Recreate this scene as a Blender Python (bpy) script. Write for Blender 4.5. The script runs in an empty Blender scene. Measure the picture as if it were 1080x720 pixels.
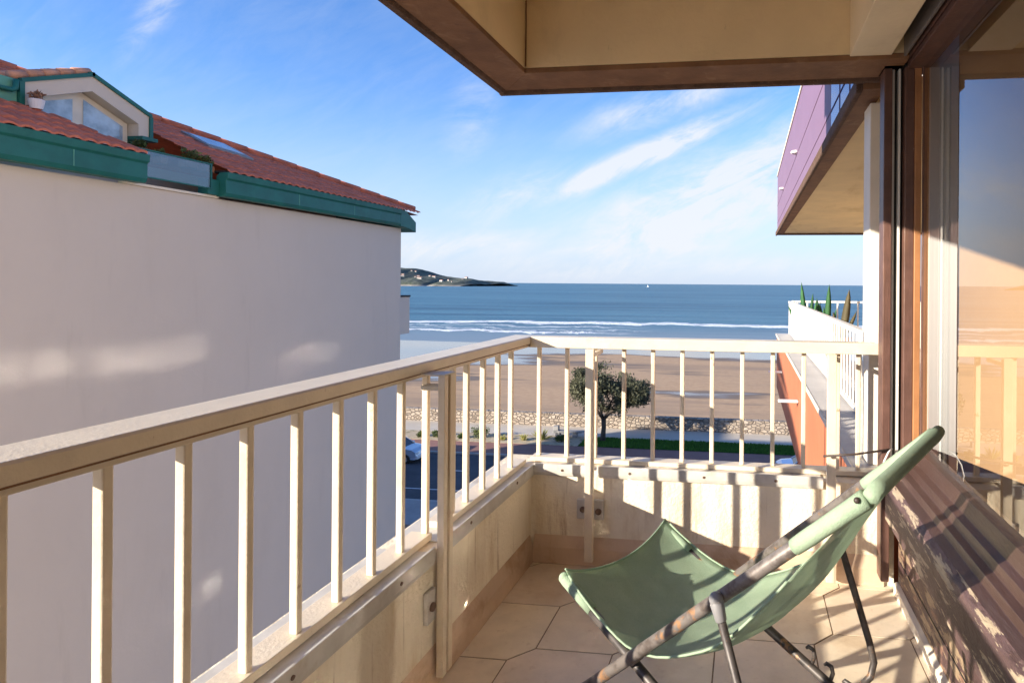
import bpy, bmesh, math, random
from mathutils import Vector, Matrix, noise

R = math.radians
PI = math.pi
random.seed(7)
S = bpy.context.scene
COL = S.collection

# ------------------------------------------------------------------ camera
EYE = Vector((0.0, 0.0, 1.229))
YAW, ROLL = 0.1333, 0.0076
rgt0 = Vector((math.cos(YAW), math.sin(YAW), 0))
fwd = Vector((-math.sin(YAW), math.cos(YAW), 0))
rgt = rgt0 * math.cos(ROLL) + Vector((0, 0, 1)) * math.sin(ROLL)
up = Vector((0, 0, 1)) * math.cos(ROLL) - rgt0 * math.sin(ROLL)
cam_d = bpy.data.cameras.new('camera')
cam_d.sensor_fit = 'HORIZONTAL'
cam_d.sensor_width = 36
cam_d.lens = 645.2 / 1080 * 36
cam_d.shift_x = -(702.5 - 540) / 1080
cam_d.shift_y = -(360 - 299.4) / 1080
cam_d.clip_start = 0.05
cam_d.clip_end = 100000
cam = bpy.data.objects.new('camera', cam_d)
COL.objects.link(cam)
cam.matrix_world = Matrix(((rgt.x, up.x, -fwd.x, EYE.x), (rgt.y, up.y, -fwd.y, EYE.y), (rgt.z, up.z, -fwd.z, EYE.z), (0, 0, 0, 1)))
S.camera = cam

# ------------------------------------------------------------------ light
SUN = Vector((1.21, 1.0, -0.440)).normalized()          # the way the light travels
sun_d = bpy.data.lights.new('sun', 'SUN')
sun_d.energy = 5.0
sun_d.angle = R(0.5)
sun_d.color = (1.0, 0.90, 0.75)
sun = bpy.data.objects.new('sun', sun_d)
COL.objects.link(sun)
sun.rotation_euler = SUN.to_track_quat('-Z', 'Y').to_euler()
sun.location = (-40, -30, 30)

W = bpy.data.worlds.new('World')
S.world = W
W.use_nodes = True
wn, wl = W.node_tree.nodes, W.node_tree.links
bg = wn['Background']
bg.inputs['Strength'].default_value = 0.115
sky = wn.new('ShaderNodeTexSky')
sky.sky_type = 'NISHITA'
sky.sun_disc = False
sky.sun_elevation = math.asin(-SUN.z)
sky.sun_rotation = math.atan2(-SUN.x, -SUN.y)
sky.altitude = 10
sky.air_density = 1.0
sky.dust_density = 0.25
sky.ozone_density = 3.0


def wmath(op, a, b=None, clamp=False):
    n = wn.new('ShaderNodeMath')
    n.operation = op
    n.use_clamp = clamp
    for i, v in enumerate((a, b)):
        if v is None:
            continue
        if isinstance(v, (int, float)):
            n.inputs[i].default_value = v
        else:
            wl.new(v, n.inputs[i])
    return n.outputs[0]


geo = wn.new('ShaderNodeTexCoord')
sep = wn.new('ShaderNodeSeparateXYZ')
wl.new(geo.outputs['Generated'], sep.inputs[0])
yy = wmath('MAXIMUM', wmath('ABSOLUTE', sep.outputs[1]), 0.05)
cu = wmath('DIVIDE', sep.outputs[0], yy)
cv = wmath('DIVIDE', sep.outputs[2], yy)


def rot(ang):                                            # streak axes in the sky
    a = wmath('ADD', wmath('MULTIPLY', cu, math.cos(ang)), wmath('MULTIPLY', cv, math.sin(ang)))
    b = wmath('ADD', wmath('MULTIPLY', cu, -math.sin(ang)), wmath('MULTIPLY', cv, math.cos(ang)))
    return a, b


def wnoise(a, b, sa, sb, detail=6, rough=0.6, dist=0.0, seed=0.0):
    c = wn.new('ShaderNodeCombineXYZ')
    wl.new(wmath('MULTIPLY', a, sa), c.inputs[0])
    wl.new(wmath('MULTIPLY', b, sb), c.inputs[1])
    c.inputs[2].default_value = seed
    n = wn.new('ShaderNodeTexNoise')
    n.inputs['Scale'].default_value = 1
    n.inputs['Detail'].default_value = detail
    n.inputs['Roughness'].default_value = rough
    n.inputs['Distortion'].default_value = dist
    wl.new(c.outputs[0], n.inputs['Vector'])
    return n.outputs[0]


def wsmooth(v, lo, hi):
    n = wn.new('ShaderNodeMapRange')
    n.interpolation_type = 'SMOOTHSTEP'
    wl.new(v, n.inputs[0])
    n.inputs[1].default_value = lo
    n.inputs[2].default_value = hi
    return n.outputs[0]


def blob(u0, v0, ang, ha, hb):                           # soft ellipse, 1 in the middle
    a, b = rot(ang)
    a0 = u0 * math.cos(ang) + v0 * math.sin(ang)
    b0 = -u0 * math.sin(ang) + v0 * math.cos(ang)
    da = wmath('DIVIDE', wmath('SUBTRACT', a, a0), ha)
    db = wmath('DIVIDE', wmath('SUBTRACT', b, b0), hb)
    d2 = wmath('ADD', wmath('MULTIPLY', da, da), wmath('MULTIPLY', db, db))
    return wmath('POWER', 2.718, wmath('MULTIPLY', d2, -1.0))


sa, sb = rot(0.42)
fib = wnoise(sa, sb, 5.0, 15, 9, 0.66, 0.9)
fib2 = wnoise(sa, sb, 9, 26, 8, 0.65, 0.8, 3.3)
puff = wnoise(cu, cv, 7, 15, 7, 0.6, 0.4, 8.1)
env = wmath('MULTIPLY', blob(-0.19, 0.205, 0.40, 0.19, 0.019), 1.2)
env = wmath('MAXIMUM', env, wmath('MULTIPLY', blob(-0.06, 0.125, 0.44, 0.36, 0.075), 1.15))
env = wmath('MAXIMUM', env, wmath('MULTIPLY', blob(0.10, 0.19, 0.42, 0.22, 0.07), 1.0))
env = wmath('MAXIMUM', env, wmath('MULTIPLY', blob(-0.13, 0.30, 0.30, 0.15, 0.03), 0.62))
env = wmath('MAXIMUM', env, wmath('MULTIPLY', blob(-0.38, 0.145, 0.3, 0.11, 0.04), 0.60))
env = wmath('MAXIMUM', env, wmath('MULTIPLY', blob(-0.55, 0.060, 0.05, 0.20, 0.028), 0.85))
env = wmath('MAXIMUM', env, wmath('MULTIPLY', blob(-0.47, 0.30, 1.2, 0.09, 0.05), 0.30))
env = wmath('MAXIMUM', env, wmath('MULTIPLY', blob(-1.10, 0.49, 0.9, 0.10, 0.035), 0.40))
env = wmath('MAXIMUM', env, wmath('MULTIPLY', blob(-0.1, 0.035, 0.0, 0.5, 0.022), 0.55))
env = wmath('MAXIMUM', env, 0.06)
body = wmath('ADD', wmath('MULTIPLY', fib, 0.65), wmath('ADD', wmath('MULTIPLY', fib2, 0.3), wmath('MULTIPLY', puff, 0.3)))
cl = wmath('MULTIPLY', env, wsmooth(body, 0.40, 0.95))
cl = wmath('MULTIPLY', cl, 2.35)
cl = wmath('MINIMUM', cl, 0.88)
cl = wmath('MULTIPLY', cl, wsmooth(sep.outputs[2], -0.01, 0.02))
mixc = wn.new('ShaderNodeMix')
mixc.data_type = 'RGBA'
wl.new(cl, mixc.inputs['Factor'])
hsv = wn.new('ShaderNodeHueSaturation')
hsv.inputs['Saturation'].default_value = 1.12
hsv.inputs['Value'].default_value = 1.0
tint = wn.new('ShaderNodeMix')
tint.data_type = 'RGBA'
tint.blend_type = 'MULTIPLY'
tint.inputs['Factor'].default_value = 1
wl.new(sky.outputs[0], tint.inputs['A'])
tint.inputs['B'].default_value = (0.95, 0.96, 1.17, 1)
wl.new(tint.outputs['Result'], hsv.inputs['Color'])
hz = wn.new('ShaderNodeMix')                              # pale humid air low over the sea
hz.data_type = 'RGBA'
wl.new(wmath('MULTIPLY', wsmooth(sep.outputs[2], 0.30, -0.02), 0.88), hz.inputs['Factor'])
wl.new(hsv.outputs[0], hz.inputs['A'])
hz.inputs['B'].default_value = (2.45, 2.95, 3.8, 1)
wl.new(hz.outputs['Result'], mixc.inputs['A'])
mixc.inputs['B'].default_value = (3.55, 3.65, 3.85, 1)
wl.new(mixc.outputs['Result'], bg.inputs['Color'])

S.view_settings.view_transform = 'Standard'
S.view_settings.look = 'None'
S.view_settings.gamma = 1
S.view_settings.exposure = 1.15
S.view_settings.use_curve_mapping = False
S.render.engine = 'CYCLES'
S.cycles.use_denoising = True
S.cycles.max_bounces = 9
S.cycles.diffuse_bounces = 5
S.cycles.glossy_bounces = 4
S.cycles.transparent_max_bounces = 16
S.cycles.sample_clamp_indirect = 0
S.cycles.caustics_reflective = True


# ------------------------------------------------------------------ materials
def new_mat(name):
    m = bpy.data.materials.new(name)
    m.use_nodes = True
    return m, m.node_tree.nodes, m.node_tree.links, m.node_tree.nodes['Principled BSDF']


def tex(nodes, links, scale, detail=5, rough=0.6, stretch=(1, 1, 1), dist=0.0, off=(0, 0, 0)):
    g = nodes.new('ShaderNodeNewGeometry')
    mp = nodes.new('ShaderNodeMapping')
    mp.inputs['Scale'].default_value = stretch
    mp.inputs['Location'].default_value = off
    links.new(g.outputs['Position'], mp.inputs['Vector'])
    n = nodes.new('ShaderNodeTexNoise')
    n.inputs['Scale'].default_value = scale
    n.inputs['Detail'].default_value = detail
    n.inputs['Roughness'].default_value = rough
    n.inputs['Distortion'].default_value = dist
    links.new(mp.outputs[0], n.inputs['Vector'])
    return n.outputs[0]


def ramp(nodes, links, v, lo, hi, a=0.0, b=1.0):
    n = nodes.new('ShaderNodeMapRange')
    n.interpolation_type = 'SMOOTHSTEP'
    links.new(v, n.inputs[0])
    n.inputs[1].default_value = lo
    n.inputs[2].default_value = hi
    n.inputs[3].default_value = a
    n.inputs[4].default_value = b
    return n.outputs[0]


def mixrgb(nodes, links, f, a, b, mode='MIX'):
    n = nodes.new('ShaderNodeMix')
    n.data_type = 'RGBA'
    n.blend_type = mode
    for s, v in (('Factor', f), ('A', a), ('B', b)):
        if isinstance(v, (int, float)):
            n.inputs[s].default_value = v
        elif isinstance(v, tuple):
            n.inputs[s].default_value = (*v, 1)
        else:
            links.new(v, n.inputs[s])
    return n.outputs['Result']


def mat(name, col, rough=0.6, var=0.12, scale=6, stains=(), bump=0.0, bscale=60, bstretch=(1, 1, 1), metal=0.0, spec=0.4, coat=0.0, attr=None):
    """stains: (colour, noise scale, stretch, lo, hi, amount, offset)"""
    m, n, l, p = new_mat(name)
    t = tex(n, l, scale)
    d = tuple(c * (1 - var) for c in col)
    b = tuple(min(1, c * (1 + var)) for c in col)
    c = mixrgb(n, l, ramp(n, l, t, 0.25, 0.75), d, b)
    if attr:
        a = n.new('ShaderNodeAttribute')
        a.attribute_name = attr
        c = mixrgb(n, l, 1.0, c, a.outputs['Color'], 'MULTIPLY')
    for (sc, ss, st, lo, hi, am, off) in stains:
        f = ramp(n, l, tex(n, l, ss, 6, 0.65, st, 0.3, off), lo, hi, 0, am)
        c = mixrgb(n, l, f, c, sc)
    l.new(c, p.inputs['Base Color'])
    p.inputs['Roughness'].default_value = rough
    p.inputs['Metallic'].default_value = metal
    p.inputs['Specular IOR Level'].default_value = spec
    p.inputs['Coat Weight'].default_value = coat
    if bump:
        bt = tex(n, l, bscale, 4, 0.6, bstretch)
        bn = n.new('ShaderNodeBump')
        bn.inputs['Strength'].default_value = bump
        bn.inputs['Distance'].default_value = 0.01
        l.new(bt, bn.inputs['Height'])
        l.new(bn.outputs[0], p.inputs['Normal'])
    return m


RUST = (0.30, 0.13, 0.045)
M = {}
M['railing'] = mat('railing_paint', (0.72, 0.61, 0.455), 0.30, 0.06, 9, [((0.44, 0.32, 0.19), 5, (1, 1, 1), 0.54, 0.80, 0.40, (3, 1, 0)), ((0.5, 0.42, 0.3), 40, (1, 1, 1), 0.62, 0.8, 0.4, (0, 0, 0)), ((0.26, 0.13, 0.05), 22, (1, 1, 0.5), 0.66, 0.72, 0.75, (8, 0, 0))], 0.15, 120)
M['parapet'] = mat('parapet_render', (0.85, 0.76, 0.60), 0.85, 0.08, 4,
                   [((0.56, 0.41, 0.23), 5, (1, 1, 0.25), 0.45, 0.72, 0.7, (1, 2, 3)), ((0.34, 0.20, 0.09), 15, (1, 1, 0.09), 0.56, 0.72, 0.75, (0, 5, 0)), ((0.25, 0.15, 0.08), 40, (1, 1, 0.05), 0.62, 0.74, 0.5, (7, 5, 0)), ((0.42, 0.34, 0.22), 2.2, (1, 1, 1), 0.55, 0.8, 0.4, (4, 4, 4))], 0.55, 75)
M['flashing'] = mat('flashing_metal', (0.55, 0.52, 0.47), 0.40, 0.12, 12, [((0.34, 0.26, 0.17), 9, (1, 1, 1), 0.55, 0.75, 0.6, (0, 0, 0))], 0.06, 100)
M['skirting'] = mat('skirting_tile', (0.60, 0.44, 0.31), 0.5, 0.10, 5, [((0.33, 0.19, 0.09), 5, (1, 1, 1), 0.46, 0.72, 0.7, (0, 2, 0)), ((0.72, 0.56, 0.40), 9, (1, 1, 1), 0.6, 0.75, 0.5, (5, 2, 0))], 0.1, 60)
M['tile'] = mat('floor_tile', (0.80, 0.68, 0.53), 0.40, 0.08, 9,
                [((0.55, 0.38, 0.22), 2.6, (1, 1, 1), 0.46, 0.72, 0.6, (0, 0, 0)), ((0.45, 0.31, 0.19), 24, (1, 1, 1), 0.56, 0.75, 0.35, (4, 0, 0)), ((0.33, 0.24, 0.17), 60, (1, 1, 1), 0.66, 0.76, 0.5, (0, 0, 0)), ((0.72, 0.60, 0.47), 9, (1, 1, 1), 0.6, 0.85, 0.4, (7, 0, 0))], 0.06, 50, attr='shade')
M['grout'] = mat('floor_grout', (0.24, 0.16, 0.10), 0.9, 0.25, 14)
M['soffit'] = mat('soffit_cream', (0.78, 0.61, 0.37), 0.85, 0.06, 2.5,
                  [((0.50, 0.37, 0.20), 3, (1, 1, 0.6), 0.50, 0.80, 0.6, (0, 0, 0)), ((0.26, 0.17, 0.09), 13, (1, 1, 0.35), 0.66, 0.80, 0.6, (2, 0, 5)), ((0.3, 0.2, 0.1), 70, (1, 1, 1), 0.72, 0.8, 0.6, (2, 0, 5))], 0.2, 40)
M['litsoffit'] = mat('sunlit_soffit', (0.86, 0.66, 0.36), 0.85, 0.08, 2, [((0.62, 0.42, 0.18), 3, (1, 0.3, 1), 0.5, 0.75, 0.6, (0, 0, 0))], 0.15, 30)  # golden tone stands in for sun bounced up from the terrace
M['lip'] = mat('lip_brown', (0.21, 0.105, 0.05), 0.75, 0.2, 6, [((0.42, 0.25, 0.14), 8, (1, 1, 1), 0.54, 0.78, 0.55, (0, 0, 0)), ((0.10, 0.05, 0.03), 14, (1, 1, 1), 0.58, 0.75, 0.5, (5, 0, 0))], 0.3, 70)
M['drip'] = mat('drip_edge', (0.13, 0.075, 0.05), 0.9, 0.3, 20, [((0.40, 0.27, 0.16), 130, (1, 1, 1), 0.60, 0.70, 0.8, (0, 0, 0))], 0.9, 160)
M['lintel'] = mat('shutter_box_paint', (0.80, 0.67, 0.47), 0.8, 0.06, 3, [((0.5, 0.37, 0.2), 4, (1, 1, 1), 0.55, 0.8, 0.4, (0, 0, 0))], 0.15, 40)
M['pillar'] = mat('pillar_paint', (0.80, 0.75, 0.66), 0.8, 0.05, 6, [((0.5, 0.42, 0.3), 9, (1, 1, 0.4), 0.6, 0.8, 0.4, (0, 0, 0))], 0.15, 70)
PEEL = [((0.36, 0.265, 0.165), 14, (3.0, 0.38, 1.8), 0.51, 0.57, 0.8, (0, 0, 0)), ((0.28, 0.15, 0.10), 16, (2, 0.6, 2), 0.56, 0.66, 0.6, (3, 0, 0)), ((0.035, 0.02, 0.02), 11, (1.5, 1, 1.5), 0.60, 0.68, 0.7, (9, 0, 3))]
M['peel'] = mat('peeling_wood', (0.075, 0.042, 0.042), 0.5, 0.25, 10, PEEL, 0.55, 45, (2, 0.6, 2))
M['nose'] = mat('peeling_sill_edge', (0.10, 0.06, 0.06), 0.5, 0.2, 10, [((0.46, 0.37, 0.26), 15, (1.6, 0.35, 2.6), 0.53, 0.57, 0.85, (2, 0, 0)), ((0.06, 0.035, 0.03), 12, (2, 0.7, 2), 0.60, 0.66, 0.7, (4, 0, 1))], 0.5, 45, (2, 0.6, 2))
M['sill'] = mat('sill_wood', (0.058, 0.031, 0.026), 0.38, 0.15, 8, [((0.10, 0.07, 0.065), 6, (4, 0.4, 4), 0.5, 0.7, 0.5, (0, 0, 0))], 0.2, 40, (3, 0.5, 3), spec=0.6)
M['frame'] = mat('frame_wood', (0.12, 0.062, 0.048), 0.42, 0.2, 12, [((0.20, 0.10, 0.06), 8, (3, 3, 0.3), 0.5, 0.75, 0.6, (0, 0, 0)), ((0.42, 0.36, 0.3), 60, (1, 1, 0.4), 0.70, 0.76, 0.7, (0, 0, 0))], 0.15, 60, (2, 2, 0.3))
M['frame_inner'] = mat('frame_wood_inner', (0.36, 0.165, 0.07), 0.45, 0.15, 10, [((0.22, 0.1, 0.05), 8, (3, 3, 0.3), 0.5, 0.75, 0.5, (0, 0, 0))])
M['dark'] = mat('dark_slot', (0.02, 0.018, 0.018), 0.7, 0.2, 10)
M['trackwhite'] = mat('shutter_track', (0.66, 0.63, 0.58), 0.4, 0.08, 10)
M['trackgrey'] = mat('shutter_track_grey', (0.22, 0.2, 0.19), 0.35, 0.1, 10, metal=0.3)
M['whitewall'] = mat('white_render_wall', (0.60, 0.525, 0.45), 0.9, 0.025, 0.5, [((0.54, 0.47, 0.40), 1.2, (1, 1, 0.3), 0.5, 0.8, 0.5, (0, 0, 0)), ((0.48, 0.415, 0.35), 3, (1, 1, 0.12), 0.58, 0.78, 0.4, (3, 0, 0))], 0.25, 14)
M['fascia'] = mat('green_fascia', (0.011, 0.115, 0.098), 0.5, 0.15, 3, [((0.025, 0.17, 0.14), 5, (1, 1, 1), 0.5, 0.8, 0.5, (0, 0, 0))], 0.03, 30)
M['greenlight'] = mat('green_cladding', (0.10, 0.30, 0.23), 0.5, 0.12, 3)
M['rooftile'] = mat('roof_tile', (0.50, 0.145, 0.08), 0.75, 0.25, 5, [((0.22, 0.055, 0.04), 2.5, (1, 1, 1), 0.48, 0.75, 0.55, (0, 0, 0)), ((0.42, 0.15, 0.09), 9, (1, 1, 1), 0.55, 0.75, 0.55, (2, 0, 0))], 0.2, 20)
M['rooftilepale'] = mat('dormer_tile', (0.52, 0.26, 0.17), 0.75, 0.2, 6, [((0.35, 0.15, 0.1), 5, (1, 1, 1), 0.5, 0.7, 0.6, (0, 0, 0))], 0.2, 20)
M['winframe'] = mat('window_frame_cream', (0.66, 0.60, 0.52), 0.5, 0.05, 5)
M['terra'] = mat('terracotta_render', (0.46, 0.155, 0.075), 0.7, 0.10, 2, [((0.36, 0.11, 0.05), 4, (1, 1, 0.12), 0.5, 0.75, 0.6, (0, 0, 0))], 0.1, 30)
M['ledge'] = mat('ledge_concrete', (0.56, 0.53, 0.49), 0.85, 0.08, 3, [((0.4, 0.38, 0.35), 6, (1, 1, 1), 0.55, 0.8, 0.5, (0, 0, 0))], 0.2, 60)
M['cream'] = mat('cream_edge', (0.74, 0.66, 0.54), 0.7, 0.05, 5)
M['whitemetal'] = mat('white_railing_paint', (0.80, 0.77, 0.71), 0.45, 0.04, 6)
M['purple'] = mat('purple_panel', (0.205, 0.125, 0.20), 0.55, 0.04, 2)
M['purpledark'] = mat('panel_joint', (0.12, 0.06, 0.10), 0.7, 0.1, 2)
M['skypanel'] = mat('sky_blue_glossy_panel', (0.03, 0.07, 0.36), 0.12, 0.05, 2, spec=0.8)  # base blue stands in for sky mirrored in the glass panels
M['asphalt'] = mat('asphalt', (0.060, 0.062, 0.070), 0.85, 0.2, 0.7, [((0.09, 0.09, 0.095), 0.35, (0.3, 1, 1), 0.5, 0.75, 0.6, (0, 0, 0))], 0.3, 20)
M['kerb'] = mat('kerb_concrete', (0.36, 0.35, 0.33), 0.85, 0.1, 1.5)
M['pave'] = mat('pavement_grey', (0.30, 0.29, 0.28), 0.85, 0.1, 1.5)
M['paint'] = mat('road_paint', (0.62, 0.62, 0.60), 0.7, 0.12, 5)
M['redpave'] = mat('red_pavement', (0.27, 0.135, 0.105), 0.85, 0.12, 1.0, [((0.2, 0.1, 0.09), 4, (1, 1, 1), 0.5, 0.7, 0.4, (0, 0, 0))], 0.2, 20)
M['prom'] = mat('promenade_concrete', (0.50, 0.44, 0.36), 0.9, 0.07, 0.5, [((0.58, 0.51, 0.40), 0.8, (1, 1, 1), 0.5, 0.75, 0.5, (0, 0, 0))], 0.2, 10)
M['bed'] = mat('planting_bed_soil', (0.45, 0.36, 0.24), 0.95, 0.2, 1.0, [((0.12, 0.12, 0.04), 1.6, (1, 1, 1), 0.52, 0.66, 0.7, (0, 0, 0))])
M['soil'] = mat('turf_soil', (0.035, 0.075, 0.018), 0.95, 0.3, 1.2)
M['trunk'] = mat('tree_bark', (0.075, 0.06, 0.05), 0.95, 0.3, 6, bump=0.4, bscale=20)
M['houses'] = mat('far_white_walls', (0.42, 0.40, 0.37), 0.8, 0.1, 0.02)
M['houseroof'] = mat('far_red_roofs', (0.28, 0.11, 0.07), 0.8, 0.1, 0.02)
M['pot'] = mat('white_pot', (0.72, 0.70, 0.72), 0.5, 0.04, 5)
M['potdark'] = mat('terracotta_pot', (0.36, 0.16, 0.09), 0.7, 0.1, 5)
M['rubber'] = mat('rubber', (0.02, 0.02, 0.02), 0.8, 0.1, 10)
M['chrome'] = mat('alloy', (0.6, 0.6, 0.6), 0.3, 0.05, 10, metal=0.9)
M['carsilver'] = mat('silver_blue_paint', (0.42, 0.50, 0.60), 0.25, 0.03, 3, metal=0.3, coat=1.0)
M['carblue'] = mat('light_blue_paint', (0.26, 0.42, 0.68), 0.25, 0.03, 3, metal=0.2, coat=1.0)
M['carwhite'] = mat('white_bumper', (0.75, 0.75, 0.75), 0.4, 0.03, 3)
M['carglass'] = mat('car_glass', (0.012, 0.02, 0.03), 0.06, 0.05, 3, spec=0.8)
M['headlamp'] = mat('headlamp', (0.7, 0.72, 0.74), 0.12, 0.05, 3, spec=0.9)
M['redlamp'] = mat('tail_lamp', (0.4, 0.02, 0.02), 0.15, 0.05, 3)
M['room_wall'] = mat('room_wall_tan', (0.62, 0.385, 0.195), 0.8, 0.03, 5, bump=0.1, bscale=40)
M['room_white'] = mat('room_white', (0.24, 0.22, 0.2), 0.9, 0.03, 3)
M['room_floor'] = mat('room_floor', (0.13, 0.085, 0.055), 0.5, 0.15, 3)
M['stone'] = mat('bench_stone', (0.26, 0.25, 0.24), 0.85, 0.15, 2)
M['boltmetal'] = mat('old_bolt', (0.16, 0.10, 0.07), 0.6, 0.25, 60, metal=0.3)
M['knob'] = mat('grey_plastic_cap', (0.23, 0.225, 0.23), 0.5, 0.08, 20)
M['wire'] = mat('dark_wire', (0.05, 0.035, 0.03), 0.5, 0.1, 10)
M['cord'] = mat('white_cord', (0.75, 0.73, 0.7), 0.6, 0.05, 10)
M['sail'] = mat('sail_cloth', (0.85, 0.85, 0.83), 0.8, 0.02, 1)
M['interior_glass'] = mat('dormer_glass', (0.30, 0.38, 0.47), 0.06, 0.45, 3.0, spec=0.9)  # pale blue mottling stands in for reflections in the panes
M['flower'] = mat('dry_flowers', (0.30, 0.16, 0.10), 0.9, 0.3, 20)


def tube_mat(name, ca, cb, rl):
    m, n, l, p = new_mat(name)
    b = tex(n, l, 34, 4, 0.6)
    c = mixrgb(n, l, ramp(n, l, b, 0.42, 0.68), ca, cb)
    r = tex(n, l, 20, 5, 0.65, (1, 1, 1), 0.2, (3, 3, 3))
    c = mixrgb(n, l, ramp(n, l, r, rl, rl + 0.09, 0, 0.85), c, (0.36, 0.19, 0.09))
    l.new(c, p.inputs['Base Color'])
    p.inputs['Roughness'].default_value = 0.48
    p.inputs['Metallic'].default_value = 0.25
    return m


M['tube'] = tube_mat('worn_chair_tube', (0.20, 0.175, 0.16), (0.105, 0.085, 0.075), 0.55)
M['tubedark'] = tube_mat('dark_chair_tube', (0.085, 0.072, 0.066), (0.045, 0.038, 0.036), 0.58)


def canvas_mat(name, thin):
    """woven mesh canvas: tiny open holes, light passing through the yarn"""
    m, n, l, p = new_mat(name)
    t = tex(n, l, 14)
    fine = tex(n, l, 300, 3, 0.6)
    c = mixrgb(n, l, ramp(n, l, t, 0.3, 0.7), (0.39, 0.51, 0.36), (0.45, 0.57, 0.41))
    c = mixrgb(n, l, ramp(n, l, fine, 0.45, 0.7, 0, 0.22), c, (0.24, 0.36, 0.24))
    l.new(c, p.inputs['Base Color'])
    p.inputs['Roughness'].default_value = 0.9
    p.inputs['Specular IOR Level'].default_value = 0.15
    bn = n.new('ShaderNodeBump')
    bn.inputs['Strength'].default_value = 0.5
    bn.inputs['Distance'].default_value = 0.004
    l.new(fine, bn.inputs['Height'])
    l.new(bn.outputs[0], p.inputs['Normal'])
    tr = n.new('ShaderNodeBsdfTranslucent')
    l.new(c, tr.inputs['Color'])
    mx = n.new('ShaderNodeMixShader')
    mx.inputs[0].default_value = 0.30
    l.new(p.outputs[0], mx.inputs[1])
    l.new(tr.outputs[0], mx.inputs[2])
    hole = n.new('ShaderNodeBsdfTransparent')
    mx2 = n.new('ShaderNodeMixShader')
    mx2.inputs[0].default_value = thin
    l.new(mx.outputs[0], mx2.inputs[1])
    l.new(hole.outputs[0], mx2.inputs[2])
    l.new(mx2.outputs[0], n['Material Output'].inputs[0])
    return m


M['canvas'] = canvas_mat('mesh_canvas', 0.27)
M['canvas_hem'] = canvas_mat('canvas_pocket', 0.0)


def glass_mat(name, tint=(1, 1, 1), boost=2.15, rough=0.0):
    m, n, l, p = new_mat(name)
    n.remove(p)
    lw = n.new('ShaderNodeLayerWeight')
    lw.inputs['Blend'].default_value = 0.5
    pw5 = n.new('ShaderNodeMath')
    pw5.operation = 'POWER'
    pw5.inputs[1].default_value = 5.0
    l.new(lw.outputs['Facing'], pw5.inputs[0])
    f = n.new('ShaderNodeMath')
    f.operation = 'MULTIPLY_ADD'
    f.inputs[1].default_value = 0.96
    f.inputs[2].default_value = 0.04
    l.new(pw5.outputs[0], f.inputs[0])
    k = n.new('ShaderNodeMath')
    k.operation = 'MULTIPLY'
    k.use_clamp = True
    k.inputs[1].default_value = boost
    l.new(f.outputs[0], k.inputs[0])
    t = n.new('ShaderNodeBsdfTransparent')
    t.inputs[0].default_value = (*tint, 1)
    g = n.new('ShaderNodeBsdfGlossy')
    g.inputs['Roughness'].default_value = rough
    x = n.new('ShaderNodeMixShader')
    l.new(k.outputs[0], x.inputs[0])
    l.new(t.outputs[0], x.inputs[1])
    l.new(g.outputs[0], x.inputs[2])
    l.new(x.outputs[0], n['Material Output'].inputs[0])
    return m


M['glass'] = glass_mat('window_glass')
M['balglass'] = glass_mat('balustrade_glass', (0.55, 0.66, 0.72), 3.0)


def curtain_mat():
    m, n, l, p = new_mat('sheer_curtain')
    p.inputs['Base Color'].default_value = (0.92, 0.91, 0.89, 1)
    p.inputs['Roughness'].default_value = 0.9
    t = n.new('ShaderNodeBsdfTranslucent')
    t.inputs[0].default_value = (0.85, 0.84, 0.8, 1)
    x = n.new('ShaderNodeMixShader')
    x.inputs[0].default_value = 0.08
    l.new(p.outputs[0], x.inputs[1])
    l.new(t.outputs[0], x.inputs[2])
    l.new(x.outputs[0], n['Material Output'].inputs[0])
    return m


M['curtain'] = curtain_mat()


def mirror_mat():  # mirror for the unseen panes added to bounce sun onto the left wall
    m, n, l, p = new_mat('sun_reflector_pane')
    n.remove(p)
    g = n.new('ShaderNodeBsdfGlossy')
    g.inputs['Roughness'].default_value = 0.055
    g.inputs['Color'].default_value = (0.145, 0.155, 0.17, 1)
    l.new(g.outputs[0], n['Material Output'].inputs[0])
    return m


M['mirrorpane'] = mirror_mat()


def leaf_mat(name, a, b, scale=1.2):
    m, n, l, p = new_mat(name)
    at = n.new('ShaderNodeAttribute')
    at.attribute_name = 'shade'
    t = tex(n, l, scale)
    c = mixrgb(n, l, ramp(n, l, t, 0.3, 0.7), a, b)
    c = mixrgb(n, l, 1.0, c, at.outputs['Color'], 'MULTIPLY')
    l.new(c, p.inputs['Base Color'])
    p.inputs['Roughness'].default_value = 0.7
    tr = n.new('ShaderNodeBsdfTranslucent')
    l.new(c, tr.inputs['Color'])
    mx = n.new('ShaderNodeMixShader')
    mx.inputs[0].default_value = 0.3
    l.new(p.outputs[0], mx.inputs[1])
    l.new(tr.outputs[0], mx.inputs[2])
    l.new(mx.outputs[0], n['Material Output'].inputs[0])
    return m


M['tamarisk'] = leaf_mat('tamarisk_leaf', (0.085, 0.095, 0.055), (0.155, 0.150, 0.085), 0.9)
M['shrub'] = leaf_mat('shrub_leaf', (0.05, 0.09, 0.025), (0.14, 0.16, 0.04), 2)
M['yucca'] = leaf_mat('yucca_leaf', (0.20, 0.22, 0.05), (0.33, 0.30, 0.09), 2)
M['grassblade'] = leaf_mat('grass_blade', (0.05, 0.15, 0.02), (0.08, 0.21, 0.03), 0.6)
M['agave'] = leaf_mat('agave_leaf', (0.035, 0.13, 0.045), (0.06, 0.20, 0.07), 6)
M['agavedark'] = leaf_mat('agave_leaf_dark', (0.09, 0.075, 0.04), (0.12, 0.10, 0.05), 6)
M['roofmoss'] = leaf_mat('roof_plant_leaf', (0.06, 0.10, 0.02), (0.12, 0.13, 0.04), 4)


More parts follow.
